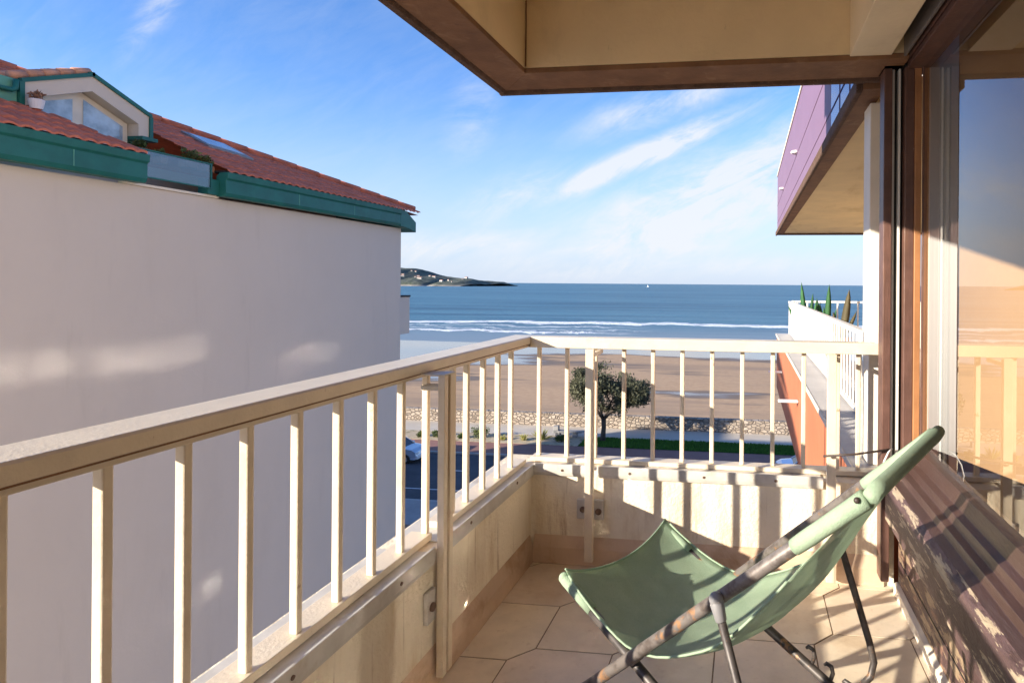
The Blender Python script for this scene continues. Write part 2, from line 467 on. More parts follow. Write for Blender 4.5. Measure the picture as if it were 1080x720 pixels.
def sea_mat():
    m, n, l, p = new_mat('sea_water')
    g = n.new('ShaderNodeNewGeometry')
    sp = n.new('ShaderNodeSeparateXYZ')
    l.new(g.outputs['Position'], sp.inputs[0])

    def mth(op, a, b=None):
        k = n.new('ShaderNodeMath')
        k.operation = op
        for i, v in enumerate((a, b)):
            if v is None:
                continue
            if isinstance(v, (int, float)):
                k.inputs[i].default_value = v
            else:
                l.new(v, k.inputs[i])
        return k.outputs[0]
    warp = tex(n, l, 0.02, 4, 0.55, (1, 0.3, 1))
    warp2 = tex(n, l, 0.16, 4, 0.65, (1, 0.6, 1), 0, (40, 0, 0))
    yw = mth('ADD', sp.outputs[1], mth('MULTIPLY', mth('SUBTRACT', warp, 0.5), 60))
    yw = mth('ADD', yw, mth('MULTIPLY', mth('SUBTRACT', warp2, 0.5), 18))
    foam = None
    rag = tex(n, l, 0.25, 5, 0.7, (0.5, 1, 1))
    brk = tex(n, l, 0.013, 3, 0.5, (1, 0.2, 1), 0, (9, 3, 0))
    for y0, w, amt, lo in ((238, 8.5, 1.0, 0.15), (192, 4.0, 0.95, 0.46), (216, 3.0, 0.5, 0.42), (202, 2.0, 0.4, 0.40)):
        d = mth('ABSOLUTE', mth('SUBTRACT', yw, y0))
        b = ramp(n, l, d, w * 0.55, w * 1.25, 1, 0)
        b = mth('MULTIPLY', b, ramp(n, l, rag, 0.28, 0.52, 0.25, 1))
        b = mth('MULTIPLY', mth('MULTIPLY', b, amt), ramp(n, l, brk, lo, lo + 0.12))
        foam = b if foam is None else mth('MAXIMUM', foam, b)
    shallow = ramp(n, l, sp.outputs[1], 150, 262, 1, 0)
    patch = tex(n, l, 0.006, 5, 0.6, (0.25, 1, 1))
    deep = mixrgb(n, l, ramp(n, l, patch, 0.4, 0.65), (0.055, 0.155, 0.215), (0.080, 0.200, 0.262))
    swell_shade = tex(n, l, 0.045, 4, 0.6, (0.10, 1, 1), 0, (5, 9, 0))
    deep = mixrgb(n, l, ramp(n, l, swell_shade, 0.50, 0.66, 0, 0.55), deep, (0.010, 0.050, 0.090))  # dark wave streaks painted in where the bump is unresolved
    c = mixrgb(n, l, shallow, deep, (0.20, 0.25, 0.28))
    c = mixrgb(n, l, foam, c, (0.80, 0.82, 0.83))
    l.new(c, p.inputs['Base Color'])
    l.new(mixrgb(n, l, foam, (0.42, 0.42, 0.42), (0.85, 0.85, 0.85)), p.inputs['Roughness'])
    p.inputs['IOR'].default_value = 1.33
    w1 = tex(n, l, 0.05, 4, 0.6, (0.22, 1, 1))
    w2 = tex(n, l, 0.5, 4, 0.6, (0.45, 1, 1))
    h = mth('ADD', mth('MULTIPLY', w1, 2.2), mth('MULTIPLY', w2, 0.5))
    h = mth('MULTIPLY', h, ramp(n, l, sp.outputs[1], 170, 270, 0.12, 1))
    h = mth('ADD', h, mth('MULTIPLY', foam, 0.4))
    bn = n.new('ShaderNodeBump')
    bn.inputs['Strength'].default_value = 1.0
    bn.inputs['Distance'].default_value = 1.6
    l.new(h, bn.inputs['Height'])
    l.new(bn.outputs[0], p.inputs['Normal'])
    return m


def sand_mat():
    m, n, l, p = new_mat('beach_sand')
    g = n.new('ShaderNodeNewGeometry')
    sp = n.new('ShaderNodeSeparateXYZ')
    l.new(g.outputs['Position'], sp.inputs[0])
    big = tex(n, l, 0.045, 5, 0.6, (0.3, 1, 1), 0.3)
    fine = tex(n, l, 1.2, 4, 0.7)
    dry = mixrgb(n, l, ramp(n, l, fine, 0.3, 0.7), (0.43, 0.28, 0.165), (0.50, 0.335, 0.20))
    dry = mixrgb(n, l, ramp(n, l, tex(n, l, 0.12, 4, 0.6, (0.25, 1, 1)), 0.45, 0.7), dry, (0.34, 0.235, 0.155))
    wet = (0.20, 0.15, 0.11)
    near = ramp(n, l, sp.outputs[1], 72, 138, -0.13, 0.40)
    a = n.new('ShaderNodeMath')
    a.operation = 'ADD'
    bg2 = n.new('ShaderNodeMath')
    bg2.operation = 'MULTIPLY_ADD'
    bg2.inputs[1].default_value = 1.9
    bg2.inputs[2].default_value = -0.45
    l.new(big, bg2.inputs[0])
    l.new(bg2.outputs[0], a.inputs[0])
    l.new(near, a.inputs[1])
    f = ramp(n, l, a.outputs[0], 0.56, 0.66)
    film = ramp(n, l, a.outputs[0], 0.62, 0.78)
    l.new(mixrgb(n, l, f, dry, wet), p.inputs['Base Color'])
    l.new(mixrgb(n, l, film, (0.85, 0.85, 0.85), (0.09, 0.09, 0.09)), p.inputs['Roughness'])
    l.new(mixrgb(n, l, film, (0.2, 0.2, 0.2), (0.5, 0.5, 0.5)), p.inputs['Specular IOR Level'])
    return m


def stonewall_mat():
    m, n, l, p = new_mat('sea_wall_stone')
    g = n.new('ShaderNodeNewGeometry')
    mp = n.new('ShaderNodeMapping')
    mp.inputs['Scale'].default_value = (2.6, 2.6, 4.4)
    l.new(g.outputs['Position'], mp.inputs[0])
    v = n.new('ShaderNodeTexVoronoi')
    v.feature = 'DISTANCE_TO_EDGE'
    v.inputs['Scale'].default_value = 1
    l.new(mp.outputs[0], v.inputs['Vector'])
    v2 = n.new('ShaderNodeTexVoronoi')
    v2.inputs['Scale'].default_value = 1
    l.new(mp.outputs[0], v2.inputs['Vector'])
    hue = n.new('ShaderNodeSeparateColor')
    l.new(v2.outputs['Color'], hue.inputs[0])
    c = mixrgb(n, l, hue.outputs[0], (0.24, 0.19, 0.145), (0.43, 0.36, 0.29))
    c = mixrgb(n, l, ramp(n, l, v.outputs[0], 0.03, 0.09), (0.17, 0.135, 0.11), c)
    l.new(c, p.inputs['Base Color'])
    p.inputs['Roughness'].default_value = 0.9
    bn = n.new('ShaderNodeBump')
    bn.inputs['Distance'].default_value = 0.06
    l.new(ramp(n, l, v.outputs[0], 0, 0.15), bn.inputs['Height'])
    l.new(bn.outputs[0], p.inputs['Normal'])
    return m


def hill_mat():
    m, n, l, p = new_mat('headland_hazy_green')
    a = tex(n, l, 0.013, 6, 0.65)
    b = tex(n, l, 0.05, 6, 0.7)
    c = mixrgb(n, l, ramp(n, l, a, 0.40, 0.62), (0.055, 0.070, 0.060), (0.15, 0.155, 0.105))  # greens lightened to stand in for haze over the headland
    c = mixrgb(n, l, ramp(n, l, b, 0.45, 0.6, 0, 0.75), c, (0.025, 0.042, 0.022))
    g = n.new('ShaderNodeNewGeometry')
    sp = n.new('ShaderNodeSeparateXYZ')
    l.new(g.outputs['Position'], sp.inputs[0])
    low = ramp(n, l, sp.outputs[2], -15, -6, 1, 0)
    c = mixrgb(n, l, low, c, (0.30, 0.26, 0.22))
    l.new(c, p.inputs['Base Color'])
    p.inputs['Roughness'].default_value = 0.95
    return m


M['sea'] = sea_mat()
M['sand'] = sand_mat()
M['seawall'] = stonewall_mat()
M['hill'] = hill_mat()


# ------------------------------------------------------------------ mesh helpers
class MB:
    def __init__(s):
        s.v, s.f, s.c = [], [], []

    def add(s, vs, fs, shade=None):
        b = len(s.v)
        s.v += [tuple(v) for v in vs]
        s.f += [tuple(b + i for i in f) for f in fs]
        s.c += [shade] * len(fs)
        return s

    def box(s, x0, x1, y0, y1, z0, z1):
        return s.add([(x0, y0, z0), (x1, y0, z0), (x1, y1, z0), (x0, y1, z0), (x0, y0, z1), (x1, y0, z1), (x1, y1, z1), (x0, y1, z1)],
                     [(0, 3, 2, 1), (4, 5, 6, 7), (0, 1, 5, 4), (1, 2, 6, 5), (2, 3, 7, 6), (3, 0, 4, 7)])

    def quad(s, a, b, c, d, shade=None):
        return s.add([a, b, c, d], [(0, 1, 2, 3)], shade)

    def prism(s, poly, d):                               # 3-D polygon pushed along d
        n = len(poly)
        d = Vector(d)
        vs = [Vector(p) for p in poly] + [Vector(p) + d for p in poly]
        return s.add(vs, [tuple(range(n))[::-1], tuple(range(n, 2 * n))] + [(i, (i + 1) % n, n + (i + 1) % n, n + i) for i in range(n)])

    def tube(s, pts, r, n=12, cap=True):
        pts = [Vector(p) for p in pts]
        rr = r if isinstance(r, (list, tuple)) else [r] * len(pts)
        rings = []
        t0 = (pts[1] - pts[0]).normalized()
        a = Vector((0, 0, 1)) if abs(t0.z) < 0.9 else Vector((1, 0, 0))
        u = t0.cross(a).normalized()
        for i, p in enumerate(pts):
            if i == 0:
                t = pts[1] - pts[0]
            elif i == len(pts) - 1:
                t = pts[-1] - pts[-2]
            else:
                t = (pts[i + 1] - p).normalized() + (p - pts[i - 1]).normalized()
            t.normalize()
            u = (u - t * u.dot(t)).normalized()
            w = t.cross(u)
            rings.append([p + (u * math.cos(2 * PI * k / n) + w * math.sin(2 * PI * k / n)) * rr[i] for k in range(n)])
        vs = [v for r_ in rings for v in r_]
        fs = [(i * n + k, i * n + (k + 1) % n, (i + 1) * n + (k + 1) % n, (i + 1) * n + k) for i in range(len(pts) - 1) for k in range(n)]
        if cap:
            fs += [tuple(range(n))[::-1], tuple((len(pts) - 1) * n + k for k in range(n))]
        return s.add(vs, fs)

    def ball(s, c, r, nu=12, nv=8, sq=(1, 1, 1)):
        c = Vector(c)
        vs = [c + Vector((0, 0, r * sq[2]))]
        for j in range(1, nv):
            for i in range(nu):
                th, ph = PI * j / nv, 2 * PI * i / nu
                vs.append(c + Vector((r * sq[0] * math.sin(th) * math.cos(ph), r * sq[1] * math.sin(th) * math.sin(ph), r * sq[2] * math.cos(th))))
        vs.append(c - Vector((0, 0, r * sq[2])))
        fs = [(0, 1 + i, 1 + (i + 1) % nu) for i in range(nu)]
        for j in range(nv - 2):
            for i in range(nu):
                a = 1 + j * nu
                fs.append((a + i, a + nu + i, a + nu + (i + 1) % nu, a + (i + 1) % nu))
        b = 1 + (nv - 2) * nu
        fs += [(b + i, len(vs) - 1, b + (i + 1) % nu) for i in range(nu)]
        return s.add(vs, fs)

    def build(s, name, m, parent=None, smooth=False, bevel=0.0, seg=2, base=None):
        off = parent.matrix_world.translation if parent is not None else Vector((0, 0, 0))
        if parent is not None:
            off = world_loc(parent)
        b = Vector(base) if base is not None else (off if parent is not None else Vector((0, 0, 0)))
        me = bpy.data.meshes.new(name)
        me.from_pydata([tuple(Vector(v) - b) for v in s.v], [], s.f)
        if any(c is not None for c in s.c):
            at = me.color_attributes.new('shade', 'FLOAT_COLOR', 'CORNER')
            k = 0
            for f, c in zip(s.f, s.c):
                c = c if c is not None else (1, 1, 1)
                for _ in f:
                    at.data[k].color = (*c, 1)
                    k += 1
        me.update()
        bm = bmesh.new()
        bm.from_mesh(me)
        if not any(c is not None for c in s.c):
            bmesh.ops.recalc_face_normals(bm, faces=bm.faces)
        bm.to_mesh(me)
        bm.free()
        if smooth:
            for p in me.polygons:
                p.use_smooth = True
        me.materials.append(m)
        o = bpy.data.objects.new(name, me)
        COL.objects.link(o)
        o.location = b - off
        if parent is not None:
            o.parent = parent
        if bevel:
            bv = o.modifiers.new('bevel', 'BEVEL')
            bv.width = bevel
            bv.segments = seg
            bv.limit_method = 'ANGLE'
            bv.angle_limit = R(40)
        return o


def world_loc(o):
    v = Vector(o.location)
    while o.parent is not None:
        o = o.parent
        v += Vector(o.location)
    return v


def tag(o, label, cat, group=None):
    o['label'] = label
    o['category'] = cat
    if group:
        o['group'] = group
    return o


def thing(name, label, cat, loc, group=None):
    o = bpy.data.objects.new(name, None)
    o.empty_display_size = 0.1
    COL.objects.link(o)
    o.location = loc
    return tag(o, label, cat, group)


def struct(o):
    o['kind'] = 'structure'
    return o


def box(name, m, parent, *b, bevel=0.0, smooth=False):
    return MB().box(*b).build(name, m, parent, bevel=bevel, smooth=smooth)


def xprof(poly, y0, y1):                                 # (x,z) profile along Y
    return MB().prism([(x, y0, z) for x, z in poly], (0, y1 - y0, 0))


def yprof(poly, x0, x1):                                 # (y,z) profile along X
    return MB().prism([(x0, y, z) for y, z in poly], (x1 - x0, 0, 0))


# ------------------------------------------------------------------ the balcony floor
b_ = MB()
X0, X1, Y0, Y1 = -0.944, 0.604, -3.4, 2.608
d = Vector((0.073, 0.074))
a = Vector((0.335, 0.078))
bb = Vector((0.072, 0.345))
L0 = Vector((-0.772, 1.91))


def clip(poly, nx, ny, k):                               # keep nx*x+ny*y<=k
    out = []
    for i in range(len(poly)):
        p, q = poly[i], poly[(i + 1) % len(poly)]
        dp, dq = nx * p[0] + ny * p[1] - k, nx * q[0] + ny * q[1] - k
        if dp <= 0:
            out.append(p)
        if dp * dq < 0:
            t = dp / (dp - dq)
            out.append((p[0] + (q[0] - p[0]) * t, p[1] + (q[1] - p[1]) * t))
    return out


rt = random.Random(3)
for i in range(-18, 19):
    for j in range(-22, 15):
        L = L0 + a * i + bb * j
        hexa = [L + d, L + a, L + a + d, L + a + bb, L + bb + d, L + bb]
        c = sum(hexa, Vector((0, 0))) / 6
        sh = []
        for k, q in enumerate(hexa):
            v = q - c
            sh.append(c + v * (1 - 0.0028 / v.length * 1.1))
        poly = [(q.x, q.y) for q in sh]
        for nx, ny, k in ((1, 0, X1), (-1, 0, -X0), (0, 1, Y1), (0, -1, -Y0)):
            if poly:
                poly = clip(poly, nx, ny, k)
        if len(poly) < 3:
            continue
        g = rt.uniform(0.90, 1.07)
        col = (g, g * rt.uniform(0.98, 1.01), g * rt.uniform(0.94, 1.0))
        n = len(poly)
        top = [(x, y, 0.0 + rt.uniform(-0.0004, 0.0004)) for x, y in poly]
        zt = top[0][2]
        top = [(x, y, zt) for x, y, z in top]
        low = [(x, y, -0.004) for x, y in poly]
        b_.add(top + low, [tuple(range(n))] + [(i2, n + i2, n + (i2 + 1) % n, (i2 + 1) % n) for i2 in range(n)], col)
fl = struct(b_.build('floor', M['tile']))
box('floor_grout', M['grout'], fl, -0.95, 0.61, -3.4, 2.61, -0.16, -0.0018)

# ------------------------------------------------------------------ parapets
lp = thing('parapet_wall', 'low stained cream parapet wall along the left side under the railing', 'wall', (-1.0, 0.5, 0))
box('render_face', M['parapet'], lp, -1.12, -0.944, -3.4, 2.80, -0.35, 0.412)
xprof([(-0.944, 0.0), (-0.930, 0.0), (-0.930, 0.072), (-0.944, 0.123)], -1.5, 2.594).build('skirting', M['skirting'], lp, bevel=0.002)
xprof([(-0.932, 0.380), (-0.9435, 0.380), (-0.9435, 0.4125), (-1.11, 0.4125), (-1.11, 0.4165), (-0.936, 0.4165), (-0.936, 0.432), (-0.930, 0.432), (-0.930, 0.395)], 1.81, 2.60).build('flashing', M['flashing'], lp, bevel=0.002)
xprof([(-0.930, 0.380), (-0.9435, 0.380), (-0.9435, 0.4125), (-1.11, 0.4125), (-1.11, 0.4165), (-0.934, 0.4165), (-0.934, 0.434), (-0.926, 0.434), (-0.926, 0.395)], -3.3, 1.735).build('flashing', M['flashing'], lp, bevel=0.003)

fp = thing('parapet_wall', 'low cream parapet wall facing the sea behind the deck chair', 'wall', (-0.2, 2.66, 0))
box('render_face', M['parapet'], fp, -0.944, 0.60, 2.608, 2.80, -0.35, 0.412)
yprof([(2.608, 0.0), (2.594, 0.0), (2.594, 0.072), (2.608, 0.123)], -0.930, 0.56).build('skirting', M['skirting'], fp, bevel=0.002)
for x0, x1 in ((-0.93, -0.69), (-0.645, 0.315)):
    yprof([(2.596, 0.385), (2.6075, 0.385), (2.6075, 0.4125), (2.79, 0.4125), (2.79, 0.416), (2.599, 0.416), (2.599, 0.436), (2.592, 0.436), (2.592, 0.40)], x0, x1).build('flashing', M['flashing'], fp, bevel=0.002)

# ------------------------------------------------------------------ railings
HZ = 0.985                                             # top of the handrails
BZ = 0.438                                             # top of the bottom rails


def bolt(c, n_, r, h, name, parent, m):
    n_ = Vector(n_)
    c = Vector(c)
    return MB().tube([c, c + n_ * h * 0.7, c + n_ * h], [r, r, r * 0.55], 14).build(name, m, parent, smooth=False, bevel=0.0008)


lr = thing('balcony_railing', 'cream metal railing running along the left side of the balcony', 'railing', (-1.02, 0.6, 0.42), 'balcony railings')
hp = [(-0.979, HZ - 0.033), (-0.979, HZ - 0.005), (-0.983, HZ), (-1.093, HZ - 0.002), (-1.098, HZ - 0.007), (-1.098, HZ - 0.048), (-0.987, HZ - 0.048), (-0.987, HZ - 0.036)]
m = MB()
n = len(hp)
m.add([(x, -3.35, z) for x, z in hp] + [(x, 2.676 - (x + 0.979), z) for x, z in hp], [tuple(range(n))[::-1], tuple(range(n, 2 * n))] + [(i, (i + 1) % n, n + (i + 1) % n, n + i) for i in range(n)])
m.build('handrail', M['railing'], lr, bevel=0.0015)
box('groove_shade_strip', M['lip'], lr, -0.990, -0.9792, -3.35, 2.674, HZ - 0.0362, HZ - 0.0332)  # dark strip stands in for the shade line of the groove
box('bottom_rail', M['railing'], lr, -1.054, -0.984, -3.35, 1.819, BZ - 0.020, BZ + 0.001, bevel=0.002)
box('bottom_rail', M['railing'], lr, -1.054, -0.983, 1.905, 2.643, BZ - 0.021, BZ, bevel=0.002)
m0 = MB().box(-0.0102, 0.0102, -0.0086, 0.0086, BZ, HZ - 0.047)
bal0 = None
for k in range(-28, 15):
    y = 0.837 + 0.1394 * k
    if 1.93 < y < 1.97:
        y = 1.986
    if y > 2.61:
        continue
    if bal0 is None:
        bal0 = m0.build('baluster', M['railing'], lr, bevel=0.003, base=(0, 0, 0))
        o = bal0
    else:
        o = bal0.copy()
        COL.objects.link(o)
        o.parent = lr
    o.location = Vector((-1.004, y, 0)) - lr.location
# the paired post at the joint of the two lengths, standing inside the parapet
pl_ = box('post', M['railing'], lr, -0.927, -0.905, 1.742, 1.765, 0.035, 0.947, bevel=0.002)
box('post', M['railing'], lr, -0.927, -0.905, 1.779, 1.802, 0.035, 0.947, bevel=0.002)
box('post_web', M['lip'], lr, -0.926, -0.9195, 1.7655, 1.7785, 0.06, 0.93)
box('bracket', M['flashing'], pl_, -0.943, -0.928, 1.694, 1.7415, 0.215, 0.310, bevel=0.003)
bolt((-0.928, 1.716, 0.262), (1, 0, 0), 0.013, 0.010, 'bolt', pl_, M['boltmetal'])
box('post', M['railing'], lr, -0.927, -0.905, -0.45, -0.41, 0.035, 0.947, bevel=0.002)
box('post_clamp', M['flashing'], lr, -0.9945, -0.9035, 1.738, 1.806, 0.9475, 0.9515)
box('post_clamp', M['flashing'], lr, -0.995, -0.9275, 1.764, 1.812, 0.897, 0.911, bevel=0.001)

fr = thing('balcony_railing', 'cream metal railing along the front of the balcony facing the beach', 'railing', (-0.2, 2.72, 0.42), 'balcony railings')
hq = [(2.676, HZ - 0.048), (2.676, HZ - 0.007), (2.680, HZ - 0.001), (2.790, HZ - 0.003), (2.795, HZ - 0.008), (2.795, HZ - 0.050), (2.688, HZ - 0.050), (2.688, HZ - 0.048)]
m = MB()
n = len(hq)
m.add([(-0.979 - (y - 2.676), y + 0.0006, z) for y, z in hq] + [(0.548, y, z) for y, z in hq], [tuple(range(n))[::-1], tuple(range(n, 2 * n))] + [(i, (i + 1) % n, n + (i + 1) % n, n + i) for i in range(n)])
m.build('handrail', M['railing'], fr, bevel=0.0015)
box('bottom_rail', M['railing'], fr, -0.980, 0.556, 2.688, 2.757, BZ - 0.0205, BZ - 0.0005, bevel=0.002)
m0 = MB().box(-0.0091, 0.0091, -0.0091, 0.0091, BZ - 0.001, HZ - 0.049)
bal0 = None
for k in range(12):
    x = -0.952 + 0.1328 * k
    if k in (2, 10):
        continue
    if k == 11:
        x = 0.473
    if bal0 is None:
        bal0 = m0.build('baluster', M['railing'], fr, bevel=0.003, base=(0, 0, 0))
        o = bal0
    else:
        o = bal0.copy()
        COL.objects.link(o)
        o.parent = fr
    o.location = Vector((x, 2.7225, 0)) - fr.location
for x, z0 in ((-0.665, 0.045), (0.339, 0.03)):
    pst = MB().box(x - 0.018, x + 0.018, 2.532, 2.556, z0, 0.949).build('post', M['railing'], fr, bevel=0.002)
    xo = (x + 0.022) * 1.07
    MB().box(xo - 0.010, xo + 0.010, 2.713, 2.732, BZ - 0.001, HZ - 0.049).build('outer_post', M['railing'], pst, bevel=0.002)
    MB().box(x - 0.004, x + 0.016, 2.5565, 2.7125, 0.915, 0.931).build('post_clamp', M['railing'], pst, bevel=0.001)
    box('bracket', M['flashing'], pst, x - 0.068, x - 0.022, 2.590, 2.607, 0.205, 0.290, bevel=0.003)
    box('bracket', M['flashing'], pst, x + 0.004, x + 0.052, 2.590, 2.607, 0.205, 0.290, bevel=0.003)
    bolt((x - 0.040, 2.590, 0.248), (0, -1, 0), 0.013, 0.010, 'bolt', pst, M['boltmetal'])
    bolt((x + 0.030, 2.590, 0.242), (0, -1, 0), 0.014, 0.011, 'bolt', pst, M['boltmetal'])

for (x, y) in ((-0.930, 1.98), (-0.930, 2.40), (-0.926, 1.55), (-0.926, 1.15), (-0.926, 0.85)):
    MB().tube([(x - 0.003, y, 0.412), (x + 0.0025, y, 0.411)], 0.0055, 10).build('screw', M['boltmetal'], lp)
for x in (-0.80, -0.50, -0.18, 0.12):
    MB().tube([(x, 2.594, 0.412), (x, 2.589, 0.411)], 0.0055, 10).build('screw', M['boltmetal'], fp)

# ------------------------------------------------------------------ balcony above
ub = thing('upper_balcony', 'stained cream underside and brown lip of the balcony overhead', 'balcony', (-0.3, 1.0, 2.09))
LZ = 2.092
S.cycles.use_guiding = True
S.cycles.blur_glossy = 0.0
m = MB()
for (ya, yb, za, zb) in ((-0.6, 0.01, 2.88, 3.32), (0.05, 0.665, 2.90, 3.31), (0.77, 2.14, 2.83, 3.26), (2.145, 2.72, 2.885, 3.31)):
    m.quad((-1.128, ya, za), (-1.128, yb, za), (-1.128, yb, zb), (-1.128, ya, zb))
m.build('upper_sun_reflector', M['mirrorpane'], ub)  # unseen panes added to throw reflected sun onto the left building
# brown lip ring: left and front strips
MB().prism([(-1.085, -2.0, LZ), (-0.918, -2.0, LZ), (-0.918, 2.422, LZ), (-1.085, 2.632, LZ)], (0, 0, 0.02)).build('lip', M['lip'], ub, bevel=0.002)
MB().prism([(-1.085, 2.632, LZ), (-0.918, 2.422, LZ), (0.60, 2.422, LZ), (0.60, 2.632, LZ)], (0, 0, 0.0215)).build('lip', M['lip'], ub, bevel=0.002)
xprof([(-1.126, LZ - 0.004), (-1.118, LZ - 0.012), (-1.095, LZ - 0.010), (-1.088, LZ + 0.004), (-1.088, LZ + 0.06), (-1.126, LZ + 0.06)], -2.0, 2.640).build('drip_edge', M['drip'], ub, bevel=0.002)
yprof([(2.678, LZ - 0.004), (2.670, LZ - 0.012), (2.648, LZ - 0.010), (2.6405, LZ + 0.004), (2.6405, LZ + 0.06), (2.678, LZ + 0.06)], -1.126, 0.60).build('drip_edge', M['drip'], ub, bevel=0.002)
box('edge_beam', M['soffit'], ub, -1.10, -0.918, -2.0, 2.65, LZ + 0.0212, 3.1)
box('edge_beam', M['soffit'], ub, -0.9175, 0.60, 2.422, 2.65, LZ + 0.0222, 3.1)
box('ceiling_slab', M['soffit'], ub, -0.917, 0.375, -2.0, 2.4215, 2.52, 2.69)
# staining is random in the material; a dark line runs down the inside corner
MB().tube([(-0.915, 2.4195, 2.12), (-0.914, 2.4195, 2.3), (-0.916, 2.4195, 2.515)], [0.003, 0.002, 0.004], 6).build('corner_line', M['lip'], ub)

# ------------------------------------------------------------------ facade, shutter box, pillar
fw_ = thing('facade_wall', 'peeling brown timber wall under the window with cream base strip', 'wall', (0.65, 1.0, 0))
box('timber_panel', M['peel'], fw_, 0.604, 0.66, -1.5, 2.55, 0.045, 0.40)
xprof([(0.604, 0.0), (0.586, 0.0), (0.586, 0.040), (0.604, 0.048)], -1.5, 2.55).build('base_strip', M['cream'], fw_, bevel=0.002)
box('inner_wall', M['room_white'], fw_, 0.661, 0.72, -1.5, 2.5, 0.0, 0.55)
for z in (0.135, 0.245):
    box('board_joint', M['dark'], fw_, 0.6025, 0.606, -1.5, 2.515, z, z + 0.005)

pw = thing('corner_pillar', 'narrow cream pillar at the right end of the front railing', 'pillar', (0.60, 2.92, 0.4235))
MB().box(0.540, 0.66, 2.852, 3.00, 0.4235, 2.051).build('shaft', M['pillar'], pw, bevel=0.004)
box('downpipe', M['whitemetal'], pw, 0.512, 0.528, 2.94, 2.962, 0.4235, 1.02, bevel=0.003)

sb_ = thing('shutter_box', 'cream boxed lintel above the window under the balcony ceiling', 'lintel', (0.45, 1.0, 2.1))
xprof([(0.380, 2.106), (0.380, 2.519), (0.598, 2.519), (0.598, 2.30), (0.536, 2.30), (0.536, 2.106)], -2.0, 2.4215).build('casing', M['lintel'], sb_, bevel=0.003)

# ------------------------------------------------------------------ window
win = thing('balcony_window', 'large sliding window in brown wooden frame reflecting sky', 'window', (0.66, 1.0, 0.45))
xprof([(0.600, 0.300), (0.552, 0.300), (0.540, 0.316), (0.540, 0.424), (0.547, 0.448), (0.566, 0.4605), (0.600, 0.4605)], -1.4, 2.50).build('sill_nose', M['nose'], win, bevel=0.005, seg=3)
prof = [(0.601, 0.300), (0.601, 0.461), (0.566, 0.461), (0.596, 0.472), (0.600, 0.498), (0.622, 0.505), (0.626, 0.535), (0.646, 0.545), (0.650, 0.598), (0.700, 0.604), (0.700, 0.40), (0.660, 0.40), (0.604, 0.402), (0.6035, 0.300)]
xprof(prof, -1.4, 2.50).build('sill', M['sill'], win, bevel=0.006, seg=3)
MB().tube([(0.556, 2.505, 0.44), (0.60, 2.507, 0.462), (0.64, 2.507, 0.53)], [0.035, 0.028, 0.02], 12).build('sill_end', M['peel'], win, smooth=True)
MB().box(0.530, 0.562, 2.520, 2.600, 0.055, 2.09).build('outer_jamb', M['frame'], win, bevel=0.003)
MB().box(0.5625, 0.5735, 2.535, 2.60, 0.47, 2.09).build('shutter_track', M['trackwhite'], win, bevel=0.002)
MB().box(0.574, 0.5865, 2.556, 2.60, 0.47, 2.09).build('track_slot', M['dark'], win)
MB().box(0.587, 0.596, 2.530, 2.60, 0.47, 2.09).build('shutter_track', M['trackwhite'], win, bevel=0.002)
MB().box(0.5965, 0.606, 2.555, 2.60, 0.47, 2.09).build('track_slot', M['dark'], win)
MB().box(0.6065, 0.642, 2.505, 2.60, 0.50, 2.09).build('side_jamb', M['frame'], win, bevel=0.003)
MB().box(0.6425, 0.668, 2.500, 2.60, 0.55, 2.09).build('sash_stile', M['frame_inner'], win, bevel=0.003)
MB().box(0.6685, 0.686, 2.488, 2.4995, 0.60, 2.08).build('gasket', M['frame'], win, bevel=0.002)
box('head_frame', M['frame'], win, 0.612, 0.700, -1.4, 2.4995, 2.078, 2.20, bevel=0.003)
box('head_slot', M['dark'], win, 0.540, 0.611, -1.4, 2.50, 2.19, 2.24)
box('head_filler', M['dark'], win, 0.528, 0.715, 2.5005, 2.62, 2.092, 2.30)
box('head_track', M['trackgrey'], win, 0.580, 0.590, -1.4, 2.515, 2.10, 2.188, bevel=0.002)
box('head_liner', M['frame'], win, 0.600, 0.608, -1.4, 2.515, 2.10, 2.188)
box('meeting_stile', M['frame'], win, 0.630, 0.700, 0.10, 0.18, 0.61, 2.077, bevel=0.003)
MB().quad((0.672, -1.4, 0.598), (0.672, 2.504, 0.598), (0.672, 2.504, 2.080), (0.672, -1.4, 2.080)).build('glass_pane', M['glass'], win)

# the cord and the stay at the sill end
st = thing('shutter_stay', 'thin dark rod with white cord hooked by the window sill end', 'rod', (0.45, 2.45, 0.56))
MB().tube([(0.302, 2.50, 0.548), (0.43, 2.50, 0.562), (0.560, 2.505, 0.585)], 0.0045, 8).build('rod', M['wire'], st, smooth=True)
MB().tube([(0.565, 2.503, 0.588), (0.548, 2.485, 0.578), (0.530, 2.475, 0.545), (0.520, 2.475, 0.505), (0.522, 2.48, 0.48)], 0.0035, 8).build('cord', M['cord'], st, smooth=True)

# room behind the window
rm = thing('interior_room', 'sunlit tan side wall and floor of the room behind the window', 'room', (2.0, 0.5, 0))
box('side_wall', M['room_wall'], rm, 0.70, 5.0, 2.5005, 2.60, 0.0, 2.5)
box('back_wall', M['room_white'], rm, 5.0, 5.1, -3.0, 2.6, 0.0, 2.5)
box('end_wall', M['room_white'], rm, 0.70, 5.0, -3.1, -3.0, 0.0, 2.5)
box('room_ceiling', M['room_white'], rm, 0.701, 5.0, -3.0, 2.544, 2.40, 2.5)
box('room_floor', M['room_floor'], rm, 0.721, 5.0, -3.0, 2.544, -0.1, 0.002)
box('wall_baseboard', M['room_white'], rm, 0.721, 5.0, 2.486, 2.5000, 0.003, 0.10)
m = MB()
cp = []
for i in range(49):
    x = 0.694 + 0.108 * i / 48
    cp.append((x, 2.496 + 0.00012 * math.sin(i * 0.9)))
vs = [(x, y, z) for z in (0.12, 2.38) for x, y in cp]
